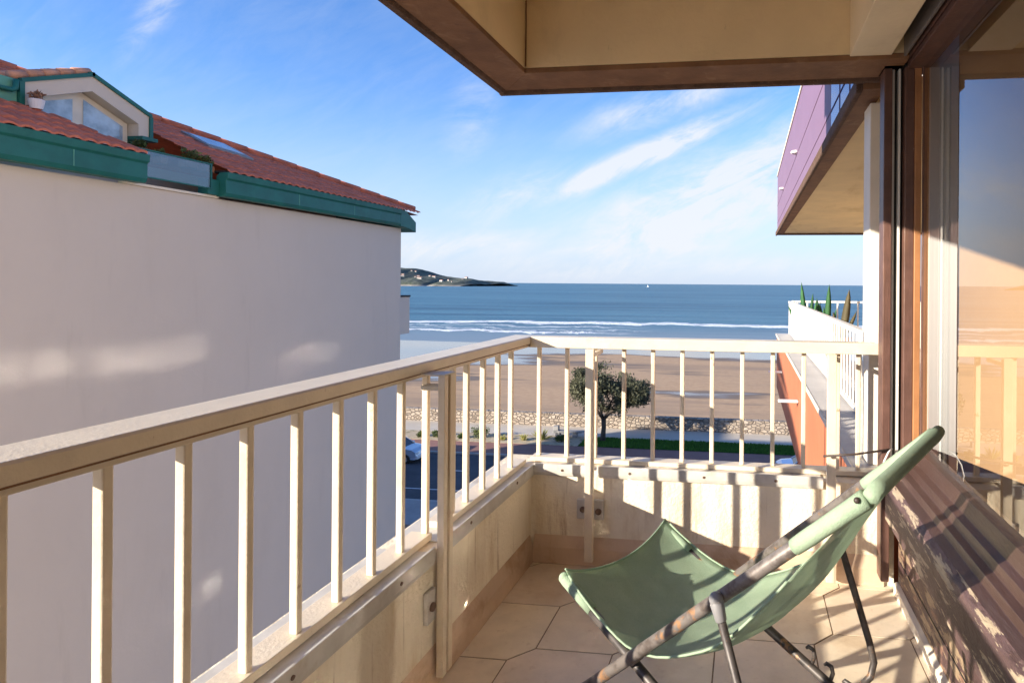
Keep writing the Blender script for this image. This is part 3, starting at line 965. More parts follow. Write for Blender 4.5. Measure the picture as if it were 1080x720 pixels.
m.add(vs, [(i, i + 1, 49 + i + 1, 49 + i) for i in range(48)])
cu_ = m.build('curtain', M['curtain'], None, smooth=True, base=(0.75, 2.49, 0.12))
tag(cu_, 'white curtain bunched beside the window frame inside the room', 'curtain')
sol = cu_.modifiers.new('thick', 'SOLIDIFY')
sol.thickness = 0.002

# ------------------------------------------------------------------ our building beyond the balcony
ob = thing('home_building', 'cream apartment block this balcony belongs to, seen at its edges', 'building', (3.0, 0, -11))
box('facade', M['whitewall'], ob, 0.73, 8.0, -20.0, -3.2, -11.0, 9.0)
box('storeys_below', M['whitewall'], ob, 0.62, 8.0, -3.2, 2.60, -11.0, -0.17)
box('storeys_above', M['whitewall'], ob, 0.62, 8.0, -3.2, 2.62, 2.70, 9.0)
box('wing_below', M['whitewall'], ob, 3.0, 8.0, 2.601, 10.3, -11.0, -0.465)
box('wing_above', M['whitewall'], ob, 2.6, 8.0, 2.621, 10.3, 3.09, 9.0)
box('balcony_slab', M['soffit'], ob, -1.11, 0.61, -3.6, 2.795, -0.36, -0.165)
m = MB()
m.quad((-1.122, 2.70, -1.42), (-1.122, 3.05, -1.32), (-1.122, 3.05, -0.98), (-1.122, 2.70, -1.05))
m.quad((-1.122, 1.40, -1.62), (-1.122, 2.62, -1.40), (-1.122, 2.62, -1.22), (-1.122, 1.40, -1.50))
m.build('lower_sun_reflector', M['mirrorpane'], ob)  # unseen panes added and shaped for the lower sun patches opposite
box('rear_wall', M['parapet'], ob, -1.07, 0.62, -3.7, -3.5, -0.3, 2.5)

# ------------------------------------------------------------------ neighbouring terrace on the same floor
nb = thing('neighbour_terrace', 'terracotta terrace of the flat next door with pale stone ledge', 'terrace', (1.5, 6.0, -0.5))
box('parapet', M['terra'], nb, 0.48, 0.90, 2.81, 10.30, -0.46, 0.393)
box('ledge', M['ledge'], nb, 0.470, 0.905, 2.806, 10.31, 0.395, 0.422, bevel=0.004)
box('edge_trim', M['cream'], nb, 0.460, 0.4695, 2.806, 10.31, 0.390, 0.425, bevel=0.003)
box('terrace_floor', M['cream'], nb, 0.905, 6.0, 2.80, 10.3, -0.2, 0.0)
box('flat_wall', M['whitewall'], nb, 3.2, 3.4, 2.80, 10.3, 0.0, 2.3)
for y, z in ((5.9, 0.13), (8.62, 0.02)):
    MB().box(0.29, 0.479, y - 0.03, y + 0.03, z - 0.012, z + 0.012).build('spout', M['whitemetal'], nb, bevel=0.008)

nr = thing('terrace_railing', 'white slatted railing along the edge of the neighbouring terrace', 'railing', (0.68, 6.5, 0.31), 'terrace railings')
box('top_rail', M['whitemetal'], nr, 0.655, 0.705, 3.02, 10.20, 0.935, 0.965, bevel=0.003)
box('bottom_rail', M['whitemetal'], nr, 0.665, 0.695, 3.02, 10.20, 0.445, 0.468, bevel=0.003)
m0 = MB().box(-0.005, 0.005, -0.010, 0.010, 0.469, 0.934)
bal0 = None
y = 3.1
while y < 10.15:
    if bal0 is None:
        bal0 = m0.build('slat', M['whitemetal'], nr, base=(0, 0, 0))
        o = bal0
    else:
        o = bal0.copy()
        COL.objects.link(o)
        o.parent = nr
    o.location = Vector((0.68, y, 0)) - nr.location
    y += 0.125 if y < 6.6 else 0.07
for y in (3.04, 5.2, 7.6, 10.17):
    box('post', M['whitemetal'], nr, 0.663, 0.697, y - 0.015, y + 0.015, 0.4225, 0.9345)

er = thing('terrace_railing', 'white thin railing across the far end of the neighbouring terrace', 'railing', (2.0, 10.2, 0.31), 'terrace railings')
box('top_rail', M['whitemetal'], er, 0.71, 3.19, 10.18, 10.22, 0.94, 0.972, bevel=0.003)
bal0 = None
for k in range(15):
    if bal0 is None:
        bal0 = MB().box(-0.011, 0.011, -0.008, 0.008, 0.0, 0.939).build('bar', M['whitemetal'], er, base=(0, 0, 0))
        o = bal0
    else:
        o = bal0.copy()
        COL.objects.link(o)
        o.parent = er
    o.location = Vector((0.80 + k * 0.16, 10.2, 0)) - er.location


def blade(m, base, tip, w, bend, shade, th=0.25, n=6):
    """one thick pointed leaf"""
    base, tip = Vector(base), Vector(tip)
    ax = tip - base
    side = ax.cross(Vector((0.3, 1, 0.1))).normalized()
    out = side.cross(ax).normalized()
    ring = []
    for i in range(n + 1):
        t = i / n
        p = base + ax * t + Vector((bend[0], bend[1], bend[2])) * (t * t - t) * -1
        ww = w * (0.75 + 0.9 * t) * (1 - t ** 2.2) + 0.0015
        ring.append((p - side * ww, p + out * ww * th, p + side * ww, p - out * ww * th * 0.4))
    vs = [q for r_ in ring for q in r_]
    fs = [(4 * i + k, 4 * i + (k + 1) % 4, 4 * i + 4 + (k + 1) % 4, 4 * i + 4 + k) for i in range(n) for k in range(4)]
    m.add(vs, fs, shade)


def agave(label, x, y, leaves, mname):
    t = thing('agave_plant', label, 'plant', (x, y, 0.0), 'agaves on the neighbouring terrace')
    MB().tube([(x, y, 0.002), (x, y, 0.40), (x, y, 0.44), (x, y, 0.44)], [0.12, 0.16, 0.17, 0.14], 18).build('pot', M['potdark'], t)
    for q in range(7):
        an = q * 0.7 + x * 5
        leaves = leaves + [(0.17 * math.cos(an), 0.17 * math.sin(an), random.uniform(0.60, 0.80), 0.02)]
    for (dx, dy, h, w) in leaves:
        m = MB()
        g = random.uniform(0.8, 1.25)
        blade(m, (x + dx * 0.15, y + dy * 0.15, 0.42), (x + dx, y + dy, h), w * 1.1, (dx * 0.25, dy * 0.25, 0.03), (g, g, g))
        m.build('leaf', M[mname], t, smooth=True)


agave('tall green agave behind the corner of the white terrace railing', 0.93, 9.80, [(-0.10, 0, 1.27, 0.042), (0.08, 0.02, 1.10, 0.034), (-0.22, -0.05, 0.99, 0.034), (0.20, 0.05, 0.96, 0.03), (0.0, -0.2, 0.92, 0.03), (-0.30, 0.0, 0.90, 0.03), (0.13, -0.1, 1.02, 0.03)], 'agave')
agave('upright single spiked green agave, middle plant behind the white railing', 1.20, 9.75, [(0.05, 0, 1.24, 0.046), (-0.09, 0.02, 0.95, 0.03), (0.16, 0.0, 0.86, 0.03), (-0.05, -0.15, 0.9, 0.03), (-0.14, 0.0, 1.03, 0.03)], 'agave')
agave('leaning dark brownish agave leaf nearest the far thin railing', 1.40, 9.60, [(0.13, 0, 1.17, 0.055), (-0.1, 0.1, 0.82, 0.03), (0.24, 0.0, 0.84, 0.028)], 'agavedark')

# ------------------------------------------------------------------ upper neighbouring balcony
un = thing('overhanging_balcony', 'pink purple panelled balcony overhanging the neighbouring terrace at upper right', 'balcony', (1.5, 6, 2.1))
box('side_panel', M['purple'], un, 0.48, 0.52, 3.745, 10.45, 2.115, 3.04)
box('side_panel', M['skypanel'], un, 0.481, 0.521, 2.80, 3.74, 2.115, 3.04)
box('front_panel', M['purple'], un, 0.521, 6.0, 10.41, 10.45, 2.115, 3.04)
for z in (2.256, 2.545):
    box('panel_joint', M['purpledark'], un, 0.4775, 0.4805, 2.80, 10.45, z, z + 0.006)
for y in (3.05, 3.38):
    box('panel_joint', M['purpledark'], un, 0.4780, 0.4815, y, y + 0.006, 2.116, 3.04)
xprof([(0.468, 3.042), (0.468, 3.075), (0.535, 3.082), (0.535, 3.042)], 2.80, 10.47).build('capping', M['cream'], un, bevel=0.003)
xprof([(0.452, 2.058), (0.452, 2.114), (0.480, 2.114), (0.480, 2.060), (0.474, 2.054), (0.458, 2.052)], 2.70, 10.47).build('drip_edge', M['drip'], un, bevel=0.002)
xprof([(0.4805, 2.066), (0.4805, 2.114), (0.575, 2.114), (0.575, 2.066)], 2.70, 10.45).build('lip', M['lip'], un)
yprof([(10.30, 2.062), (10.47, 2.062), (10.47, 2.1135), (10.30, 2.1135)], 0.481, 6.0).build('front_lip', M['drip'], un)
box('soffit', M['litsoffit'], un, 0.5755, 6.0, 2.70, 10.299, 2.085, 2.1125)
m = MB()
m.add([(0.478, 3.08, 3.09), (0.478, 4.95, 3.09), (0.478, 4.95, 3.44), (0.478, 3.75, 3.45), (0.478, 3.08, 3.34)], [(0, 1, 2, 3, 4)])
m.build('terrace_sun_reflector', M['mirrorpane'], un)  # hidden pane added, cut to the sun patch it throws across the street
for y in (6.4, 8.8):
    MB().prism([(0.479, y - 0.06, 2.575), (0.479, y + 0.06, 2.575), (0.44, y + 0.045, 2.575), (0.425, y, 2.575), (0.44, y - 0.045, 2.575)], (0, 0, 0.025)).build('wall_lamp', M['whitemetal'], un, bevel=0.004)

# ------------------------------------------------------------------ deck chair
TH = 0.512
FW = Vector((-math.cos(TH), math.sin(TH), 0))
SD = Vector((-math.sin(TH), -math.cos(TH), 0))
CO = Vector((-0.251, 2.015, 0))
CW = 0.5


def cp3(a_, z_, off):
    return CO + FW * a_ + SD * off + Vector((0, 0, z_))


def cpf(a_, z_, off):
    return cp3(a_, z_ + 0.014 * max(0.0, -a_ - 0.15) * (CW - off) / CW * 2.4, off)


ch = thing('deck_chair', 'folding deck chair with pale green mesh sling on worn rusty tube frame', 'deck chair', cp3(-0.4, 0, 0.25))
tB, tT = (0.094, 0.017), (-0.832, 0.842)
rT = 0.0145
# back frame: one U of tube
pts = [cpf(*tB, CW), cpf(tB[0] + (tT[0] - tB[0]) * 0.97, tB[1] + (tT[1] - tB[1]) * 0.97, CW), cpf(tT[0], tT[1], CW - 0.03), cpf(tT[0], tT[1], 0.03),
       cpf(tB[0] + (tT[0] - tB[0]) * 0.97, tB[1] + (tT[1] - tB[1]) * 0.97, 0), cpf(*tB, 0)]
MB().tube(pts, rT, 16).build('back_frame', M['tube'], ch, smooth=True)
for off in (0, CW):
    MB().tube([cp3(0.10, 0.012, off), cp3(0.07, 0.038, off)], 0.018, 14).build('foot_cap', M['rubber'], ch, smooth=True)
# seat frame: two rails joined at the floor behind
q0, q1 = (0.0, 0.430), (-0.80, 0.030)
s0, s1 = 0.026, CW - 0.026
MB().tube([cp3(*q0, s0), cp3(-0.34, 0.246, s0), cp3(*q1, s0), cp3(-0.84, 0.014, s0 + 0.03), cp3(-0.84, 0.014, s1 - 0.03), cp3(*q1, s1), cp3(-0.34, 0.246, s1), cp3(*q0, s1)], 0.0125, 14).build('seat_frame', M['tubedark'], ch, smooth=True)
for off in (s0, s1):
    MB().ball(cp3(0.004, 0.433, off), 0.0150).build('end_cap', M['canvas_hem'], ch, smooth=True)
    for a_ in (-0.525, -0.578, -0.630):
        z_ = 0.442 + (a_ / 0.80) * 0.412
        MB().tube([cp3(a_ + 0.010, z_ + 0.010, off), cp3(a_ + 0.004, z_ + 0.030, off), cp3(a_ + 0.008, z_ + 0.046, off), cp3(a_ + 0.022, z_ + 0.050, off), cp3(a_ + 0.028, z_ + 0.044, off)], [0.0055, 0.006, 0.006, 0.0055, 0.004], 10).build('notch_hook', M['tubedark'], ch, smooth=True)
# pivots
for off in (0.013, CW - 0.013):
    MB().tube([cp3(-0.262, 0.318, off - 0.02), cp3(-0.262, 0.318, off + 0.02)], 0.006, 10).build('pivot_pin', M['tube'], ch, smooth=True)
# prop: a U hooked over the seat frame
jn = (-0.514, 0.552)
jf = (-0.555, 0.560)
o0, o1 = -0.026, CW + 0.026
MB().tube([cp3(*jf, o0), cp3(-0.575, 0.50, o0), cp3(-0.655, 0.265, o0), cp3(-0.668, 0.215, o0), cp3(-0.662, 0.178, o0 + 0.008), cp3(-0.640, 0.150, o0 + 0.03),
           cp3(-0.640, 0.148, o1 - 0.03), cp3(-0.645, 0.165, o1 - 0.008), cp3(-0.640, 0.20, o1), cp3(-0.60, 0.30, o1), cp3(*jn, o1)], 0.0095, 12).build('prop_leg', M['tubedark'], ch, smooth=True)
for j, off, sgn in ((jf, o0, 1), (jn, o1, -1)):
    k = MB()
    tdir = (-0.13, -0.40) if sgn < 0 else (-0.24, -0.5)
    L_ = math.hypot(*tdir)
    e = (j[0] + tdir[0] / L_ * 0.034, j[1] + tdir[1] / L_ * 0.034)
    k.tube([cp3(j[0] - tdir[0] / L_ * 0.014, j[1] - tdir[1] / L_ * 0.014, off), cp3(*j, off), cp3(*e, off), cp3(e[0] + tdir[0] / L_ * 0.004, e[1] + tdir[1] / L_ * 0.004, off)], [0.009, 0.0155 if sgn < 0 else 0.011, 0.0125 if sgn < 0 else 0.0105, 0.0100], 14)
    k.ball(cp3(j[0] - tdir[0] / L_ * 0.008, j[1] - tdir[1] / L_ * 0.008, off), 0.0155 if sgn < 0 else 0.0105)
    k.build('prop_joint', M['knob'], ch, smooth=True)

# sling
prof_ = [(0.0, 0.452), (-0.05, 0.420), (-0.124, 0.383), (-0.205, 0.354), (-0.274, 0.345), (-0.354, 0.362), (-0.459, 0.415), (-0.520, 0.462), (-0.577, 0.525), (-0.640, 0.602), (-0.690, 0.668), (-0.760, 0.755), (-0.832, 0.855)]


def prof_at(t):
    f = t * (len(prof_) - 1)
    i = min(int(f), len(prof_) - 2)
    u = f - i

    def P(k):
        k = max(0, min(len(prof_) - 1, k))
        return Vector(prof_[k])
    p0, p1, p2, p3 = P(i - 1), P(i), P(i + 1), P(i + 2)
    return 0.5 * ((2 * p1) + (p2 - p0) * u + (2 * p0 - 5 * p1 + 4 * p2 - p3) * u * u + (3 * p1 - p0 - 3 * p2 + p3) * u ** 3)


m = MB()
NS, NT = 56, 28
vs = []
for i in range(NS + 1):
    t = i / NS
    p = prof_at(t)
    q = prof_at(min(1, t + 0.01))
    r0 = prof_at(max(0, t - 0.01))
    tg = (q - r0).normalized()
    nrm = Vector((tg.y, -tg.x))                           # in (a,z): to the underside
    if nrm.y > 0:
        nrm = -nrm
    for k in range(NT + 1):
        w = k / NT
        narrow = 0.022 * max(0.0, 1 - t * 3.5)
        off = 0.004 + narrow + (CW - 0.008 - 2 * narrow) * w
        arch = 4 * w * (1 - w)
        sag = 0.046 * min(1, (1 - t) * 3.2) * arch ** 0.8
        pull = 0.050 * max(0, 1 - t * 5.5) ** 1.2 * arch
        wr = 0.0022 * math.sin(k * 0.9 + i * 0.35) * math.sin(i * 0.5) * arch
        edge = 0.010 * (1 - arch) * max(0, math.sin(PI * t))
        a_ = p.x + nrm.x * (sag + wr) + tg.x * pull
        z_ = p.y + nrm.y * (sag + wr) - 0.4 * pull * 0.3
        inset = edge if w < 0.5 else -edge
        vs.append(cpf(a_, z_ + 0.006 * max(0.0, 1 - t * 4), off))
m.add(vs, [(i * (NT + 1) + k, i * (NT + 1) + k + 1, (i + 1) * (NT + 1) + k + 1, (i + 1) * (NT + 1) + k) for i in range(NS) for k in range(NT)])
sl = m.build('sling', M['canvas'], ch, smooth=True)
sol = sl.modifiers.new('thick', 'SOLIDIFY')
sol.thickness = 0.0012
# hems along the long edges and pockets over the tube ends
for k, off in ((0, 0.008), (NT, CW - 0.008)):
    edge = [vs[i * (NT + 1) + k] for i in range(2, NS - 10, 2)]
    MB().tube(edge, 0.0030, 8).build('hem', M['canvas_hem'], ch, smooth=True)
fe = [vs[k] for k in range(NT + 1)]
MB().tube(fe, 0.0028, 8).build('hem', M['canvas_hem'], ch, smooth=True)
rail_dir = Vector((tT[0] - tB[0], tT[1] - tB[1]))


def on_rail(f):
    return (tB[0] + rail_dir.x * f, tB[1] + rail_dir.y * f)


for off, f0 in ((0, 0.80), (CW, 0.835)):
    pp = [cpf(*on_rail(f0 + (0.99 - f0) * i / 8), off) for i in range(9)]
    MB().tube(pp, [0.0165, 0.0175, 0.0178, 0.0175, 0.0178, 0.018, 0.018, 0.0185, 0.019], 16).build('rail_pocket', M['canvas_hem'], ch, smooth=True)
    pp = [cp3(q0[0] + (q1[0] - q0[0]) * f, q0[1] + (q1[1] - q0[1]) * f, s0 if off == 0 else s1) for f in (-0.008, 0.0, 0.04, 0.08, 0.125)]
    MB().tube(pp, [0.012, 0.0150, 0.0155, 0.0152, 0.0150], 14).build('rail_pocket', M['canvas_hem'], ch, smooth=True)
pp = [cpf(tT[0], tT[1], -0.004 + (CW + 0.008) * i / 10) for i in range(11)]
MB().tube(pp, [0.015, 0.0178, 0.0172, 0.0168, 0.0170, 0.0166, 0.0168, 0.0164, 0.0166, 0.017, 0.015], 18).build('top_pocket', M['canvas_hem'], ch, smooth=True)
MB().ball(cp3(tT[0] + 0.02, tT[1] - 0.008, CW + 0.022), 0.006).build('stud', M['wire'], ch, smooth=True)

# ------------------------------------------------------------------ the building on the left
WX = -9.5
EX = -9.3
lb = thing('apartment_building', 'white apartment block with red tiled roof and green fascia on the left', 'building', (-14, 8, -11))
box('wall', M['whitewall'], lb, -51.0, WX, -2.5, 15.75, -11.0, 2.70)
box('attic_wall', M['whitewall'], lb, -16.0, -10.9, -2.0, 15.0, 2.71, 3.3)
box('wall_cap', M['cream'], lb, -9.62, -9.46, 8.2, 9.85, 2.705, 2.745, bevel=0.004)
PITCH = 0.46
EZ = 3.18
# green fascias: a wide board with a gutter shelf on top
fas = [(-9.47, 2.735), (-9.30, 2.735), (-9.27, 2.80), (-9.27, 3.03), (-9.235, 3.06), (-9.22, 3.17), (-9.40, 3.165), (-9.47, 3.10)]
xprof(fas, -2.5, 8.36).build('fascia', M['fascia'], lb, bevel=0.008)
xprof(fas, 9.80, 15.35).build('fascia', M['fascia'], lb, bevel=0.008)
for y in (2.3, 5.6, 7.3, 11.6, 13.4):
    box('fascia_joint', M['greenlight'], lb, -9.272, -9.2665, y, y + 0.012, 2.80, 3.03)
# front eave with sloping end
MB().prism([(-9.27, 15.352, 2.735), (-9.27, 15.352, 3.165), (-9.27, 15.62, 3.165), (-9.27, 16.12, 2.90), (-9.27, 16.12, 2.62), (-9.27, 15.75, 2.70)], (-42, 0, 0)).build('front_eave', M['fascia'], lb, bevel=0.008)
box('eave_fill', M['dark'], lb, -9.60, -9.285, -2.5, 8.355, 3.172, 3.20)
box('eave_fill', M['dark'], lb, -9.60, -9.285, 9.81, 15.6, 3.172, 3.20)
box('recess_box', M['fascia'], lb, -9.60, -9.40, 9.56, 9.798, 2.75, 3.02, bevel=0.005)


def hip_x(y):                                             # uppermost X of the roof slope at y (hip line)
    return EX - (16.35 - y) * 0.545


def tiles(y0, y1, top, m, ex=EX, ez=EZ, pitch=PITCH, pw_=0.19, course=0.30, mode='y'):
    sub = 6
    nj = int(16 / course)
    for j in range(nj):
        da, db = j * course / math.sqrt(1 + pitch ** 2), (j + 1) * course / math.sqrt(1 + pitch ** 2)
        xa, xb = ex - da, ex - db - 0.03
        ny = int((y1 - y0) / pw_ * sub)
        rows = []
        keep = []
        for i in range(ny + 1):
            y = y0 + i * pw_ / sub
            w_ = 0.020 * (1 - abs(math.sin(PI * y / pw_)) ** 0.8 * 2)
            jit = 0.006 * math.sin(int(y / pw_) * 12.9 + j * 78.2)
            rows.append(((xa, y, ez + da * pitch + 0.028 - w_ + jit), (xb, y, ez + (db + 0.03) * pitch - w_ + 0.002 + jit), (xa, y, ez + da * pitch - 0.004 - w_)))
            keep.append(xa > top(y))
        if not any(keep):
            break
        g = random.uniform(0.85, 1.1)
        for i in range(ny):
            if keep[i] and keep[i + 1]:
                p, q = rows[i], rows[i + 1]
                m.quad(p[0], q[0], q[1], p[1])
                m.quad(p[2], q[2], q[0], p[0])


m = MB()
tiles(9.80, 16.3, hip_x, m, ex=-9.24)
m.build('roof', M['rooftile'], lb)
m = MB()


def strip_top(y):                                         # the cut of the roof in front of the dormer terrace
    if y < 7.45:
        return -10.75
    return -10.75 + (y - 7.45) / (8.36 - 7.45) * 1.42


tiles(-2.5, 8.36, strip_top, m, ex=-9.24)
m.build('roof', M['rooftile'], lb)
m = MB()
tiles(-2.5, 9.80, hip_x, m, ex=-11.3, ez=EZ + 0.02 + (11.3 - 9.24) * PITCH)
m.build('roof', M['rooftile'], lb)
# hip ridge tiles
m = MB()
N_ = 34
for i in range(N_):
    t0, t1 = i / N_, (i + 1.12) / N_
    P = lambda t: Vector((hip_x(16.2 - 15.5 * t), 16.2 - 15.5 * t, EZ + 0.045 + (-9.24 - hip_x(16.2 - 15.5 * t)) * PITCH))
    m.tube([P(t0), P(t1)], [0.085, 0.07], 8)
m.build('hip_ridge', M['rooftile'], lb, smooth=True)
# sea-facing roof slope
MB().add([(-9.3, 16.3, 3.12), (-51, 16.3, 3.12), (-51, 9, 5.2), (hip_x(1), 1, 6.9), (hip_x(10), 10, EZ + (-9.24 - hip_x(10)) * PITCH - 0.05)], [(0, 1, 2, 3, 4)]).build('front_roof', M['rooftile'], lb)
box('shadow_mass', M['rooftile'], lb, -50.9, -44.0, 9.0, 15.7, 3.0, 4.55)  # unseen block added so the shadow reaches the sea wall

# dormer
DX = -10.5
dm_loc = lb
dw = MB()
face = [(7.60, 3.55), (7.60, 4.10), (8.54, 4.50), (9.48, 4.10), (9.48, 3.70), (9.30, 3.70), (9.30, 3.93), (8.54, 4.26), (7.80, 3.95), (7.80, 3.55)]
# gable with the recessed opening: drawn as an arch-shaped frame
MB().prism([(DX, y, z) for y, z in face], (-0.30, 0, 0)).build('dormer_gable', M['whitewall'], lb)
MB().prism([(DX - 0.301, 7.62, 3.3), (DX - 0.301, 9.46, 3.3), (DX - 0.301, 9.46, 4.10), (DX - 0.301, 8.54, 4.49), (DX - 0.301, 7.62, 4.10)], (-2.6, 0, 0)).build('dormer_body', M['greenlight'], lb)
dwn = MB().prism([(DX - 0.20, 7.80, 3.30), (DX - 0.20, 9.28, 3.30), (DX - 0.20, 9.28, 3.925), (DX - 0.20, 8.54, 4.245), (DX - 0.20, 7.80, 3.935)], (-0.095, 0, 0)).build('dormer_window', M['winframe'], lb)
MB().prism([(DX - 0.19, 7.86, 3.36), (DX - 0.19, 8.40, 3.36), (DX - 0.19, 8.40, 4.10), (DX - 0.19, 7.86, 3.90)], (-0.006, 0, 0)).build('pane', M['interior_glass'], dwn)
MB().prism([(DX - 0.19, 8.56, 3.36), (DX - 0.19, 9.19, 3.36), (DX - 0.19, 9.19, 3.86), (DX - 0.19, 8.56, 4.14)], (-0.006, 0, 0)).build('pane', M['interior_glass'], dwn)
# green barge boards
for (ya, za, yb, zb) in ((7.56, 4.085, 8.56, 4.505), (8.52, 4.505, 9.52, 4.085)):
    MB().prism([(DX + 0.03, ya, za), (DX + 0.03, yb, zb), (DX + 0.03, yb, zb + 0.065), (DX + 0.03, ya, za + 0.065)], (-0.08, 0, 0)).build('barge_board', M['fascia'], lb)
box('dormer_post', M['fascia'], lb, DX - 0.06, DX + 0.028, 7.535, 7.598, 3.6, 4.10)
box('dormer_post', M['fascia'], lb, DX - 0.06, DX + 0.028, 9.482, 9.54, 3.70, 4.10)
box('dormer_eave', M['fascia'], lb, DX - 0.2, DX + 0.10, 9.28, 9.56, 3.66, 3.72)
# dormer roof: two tiled slopes of barrel tiles
m = MB()
for sgn in (-1, 1):
    for k in range(9):
        x = DX - 0.10 - k * 0.22
        n5 = 5
        for c in range(n5):
            f0, f1 = c / n5, (c + 1.15) / n5
            ya, yb = 8.54 + sgn * (1.05 * (1 - f0)), 8.54 + sgn * (1.05 * (1 - f1))
            za, zb = 4.12 + 0.42 * f0 + (0.05 if sgn < 0 else -0.02), 4.12 + 0.42 * f1 + (0.04 if sgn < 0 else -0.04)
            m.tube([(x, ya, za), (x, yb, zb)], [0.068, 0.054], 8)
m.build('dormer_roof', M['rooftilepale'], lb, smooth=True)
box('flashing_line', M['whitemetal'], lb, DX - 0.1, DX + 0.06, 7.62, 8.0, 3.60, 3.63)

dp = MB()
dp.tube([(-10.46, 6.6, 3.93), (-10.46, 7.42, 3.93), (-10.46, 7.47, 3.97), (-10.46, 7.48, 4.1)], 0.035, 10)
dp.build('downpipe', M['fascia'], lb, smooth=True)
box('eave_box', M['greenlight'], lb, -10.9, -10.52, 6.0, 7.53, 3.70, 4.12)

# terrace glass
gp = MB().box(-9.40, -9.392, 8.30, 9.60, 2.86, 3.26).build('glass_balustrade', M['balglass'], lb)
box('rail', M['fascia'], gp, -9.42, -9.375, 8.28, 9.62, 3.262, 3.285)
box('rail', M['fascia'], gp, -9.42, -9.375, 8.28, 9.62, 2.84, 2.858)
box('mullion', M['winframe'], gp, -9.41, -9.385, 8.42, 8.445, 2.86, 3.26)
box('mullion', M['fascia'], gp, -9.412, -9.380, 9.60, 9.63, 2.84, 3.285)
box('mullion', M['fascia'], gp, -9.412, -9.380, 8.27, 8.30, 2.84, 3.285)

# skylight lying in the roof
def rp(x, y, h):
    return Vector((x, y, EZ + (-9.24 - x) * PITCH + h))


skl = MB().prism([rp(-10.75, 10.95, 0.02), rp(-10.55, 11.85, 0.02), rp(-11.35, 11.95, 0.02), rp(-11.5, 11.05, 0.02)], (0, 0, 0.05)).build('skylight', M['trackgrey'], lb, bevel=0.01)
MB().prism([rp(-10.85, 11.02, 0.072), rp(-10.68, 11.76, 0.072), rp(-11.27, 11.84, 0.072), rp(-11.40, 11.12, 0.072)], (0, 0, 0.008)).build('pane', M['interior_glass'], skl)

# small side balcony at the far corner
sbk = MB().box(-9.92, -9.70, 15.76, 16.55, -0.25, 0.80).build('side_balcony', M['whitewall'], lb)
box('cap', M['dark'], sbk, -9.94, -9.68, 15.76, 16.57, 0.802, 0.85)


def clump(m, c, rad, n, size, rng, shades, flat=1.0, upw=0.3):
    c = Vector(c)
    for _ in range(n):
        v = Vector((rng.gauss(0, 1), rng.gauss(0, 1), rng.gauss(0, 1))).normalized() * rng.random() ** 0.45
        p = c + Vector((v.x * rad, v.y * rad, v.z * rad * flat))
        u = Vector((rng.gauss(0, 1), rng.gauss(0, 1), rng.gauss(0, 1) + upw)).normalized()
        w = u.cross(Vector((rng.gauss(0, 1), rng.gauss(0, 1), rng.gauss(0, 1)))).normalized()
        s_ = size * rng.uniform(0.6, 1.4)
        g = rng.choice(shades) * rng.uniform(0.8, 1.2)
        m.quad(p - w * s_ * 0.28, p + u * s_ * 0.5 - w * s_ * 0.2, p + u * s_, p + u * s_ * 0.45 + w * s_ * 0.25, (g, g, g))


rg = random.Random(11)
fpot = thing('flower_pot', 'white flower pot with brown dried plant beside the dormer window', 'flower pot', (-10.36, 7.66, 3.72))
MB().tube([(-10.36, 7.66, 3.72), (-10.36, 7.66, 3.85), (-10.36, 7.66, 3.86)], [0.07, 0.095, 0.085], 16).build('pot', M['pot'], fpot)
m = MB()
clump(m, (-10.36, 7.66, 3.91), 0.09, 110, 0.06, rg, (0.7, 1.0, 1.4), 0.7)
m.build('dried_plant', M['flower'], fpot)
for (x, y, z, r_, lab) in ((-10.15, 9.02, 3.50, 0.10, 'small green plant below the sloping pane of the dormer window'), (-10.05, 9.28, 3.40, 0.07, 'tiny yellow green plant at the foot of the dormer corner'), (-9.75, 9.55, 3.44, 0.14, 'trailing green plant above the glass balustrade under the dormer eave'), (-9.60, 9.72, 3.36, 0.10, 'low green plant over the far end of the glass balustrade')):
    t = thing('terrace_plant', lab, 'plant', (x, y, z - r_), 'plants on the roof terrace')
    MB().box(x - 0.08, x + 0.08, y - r_, y + r_, z - r_ - 0.10, z - r_ + 0.01).build('planter', M['potdark'], t)
    m = MB()
    clump(m, (x, y, z), r_, 160, 0.07, rg, (0.7, 1.0, 1.5), 0.7)
    m.build('foliage', M['roofmoss'], t)

# unseen block behind the white building, added for its shadow on the road
fb = thing('unseen_block', 'unseen pale apartment block behind the white building, added to shadow the road', 'building', (-66, 10, -11))
box('wall', M['whitewall'], fb, -95, -51.2, -6, 15.6, -11.0, 0.35)
box('roof', M['rooftile'], fb, -95.3, -51.2, -6.3, 15.7, 0.351, 0.55)

# ------------------------------------------------------------------ ground, road, promenade
ZG = -11.0


def sheet(name, m, x0, x1, y0, y1, z, cells=1):
    return struct(MB().quad((x0, y0, z), (x1, y0, z), (x1, y1, z), (x0, y1, z)).build(name, m))


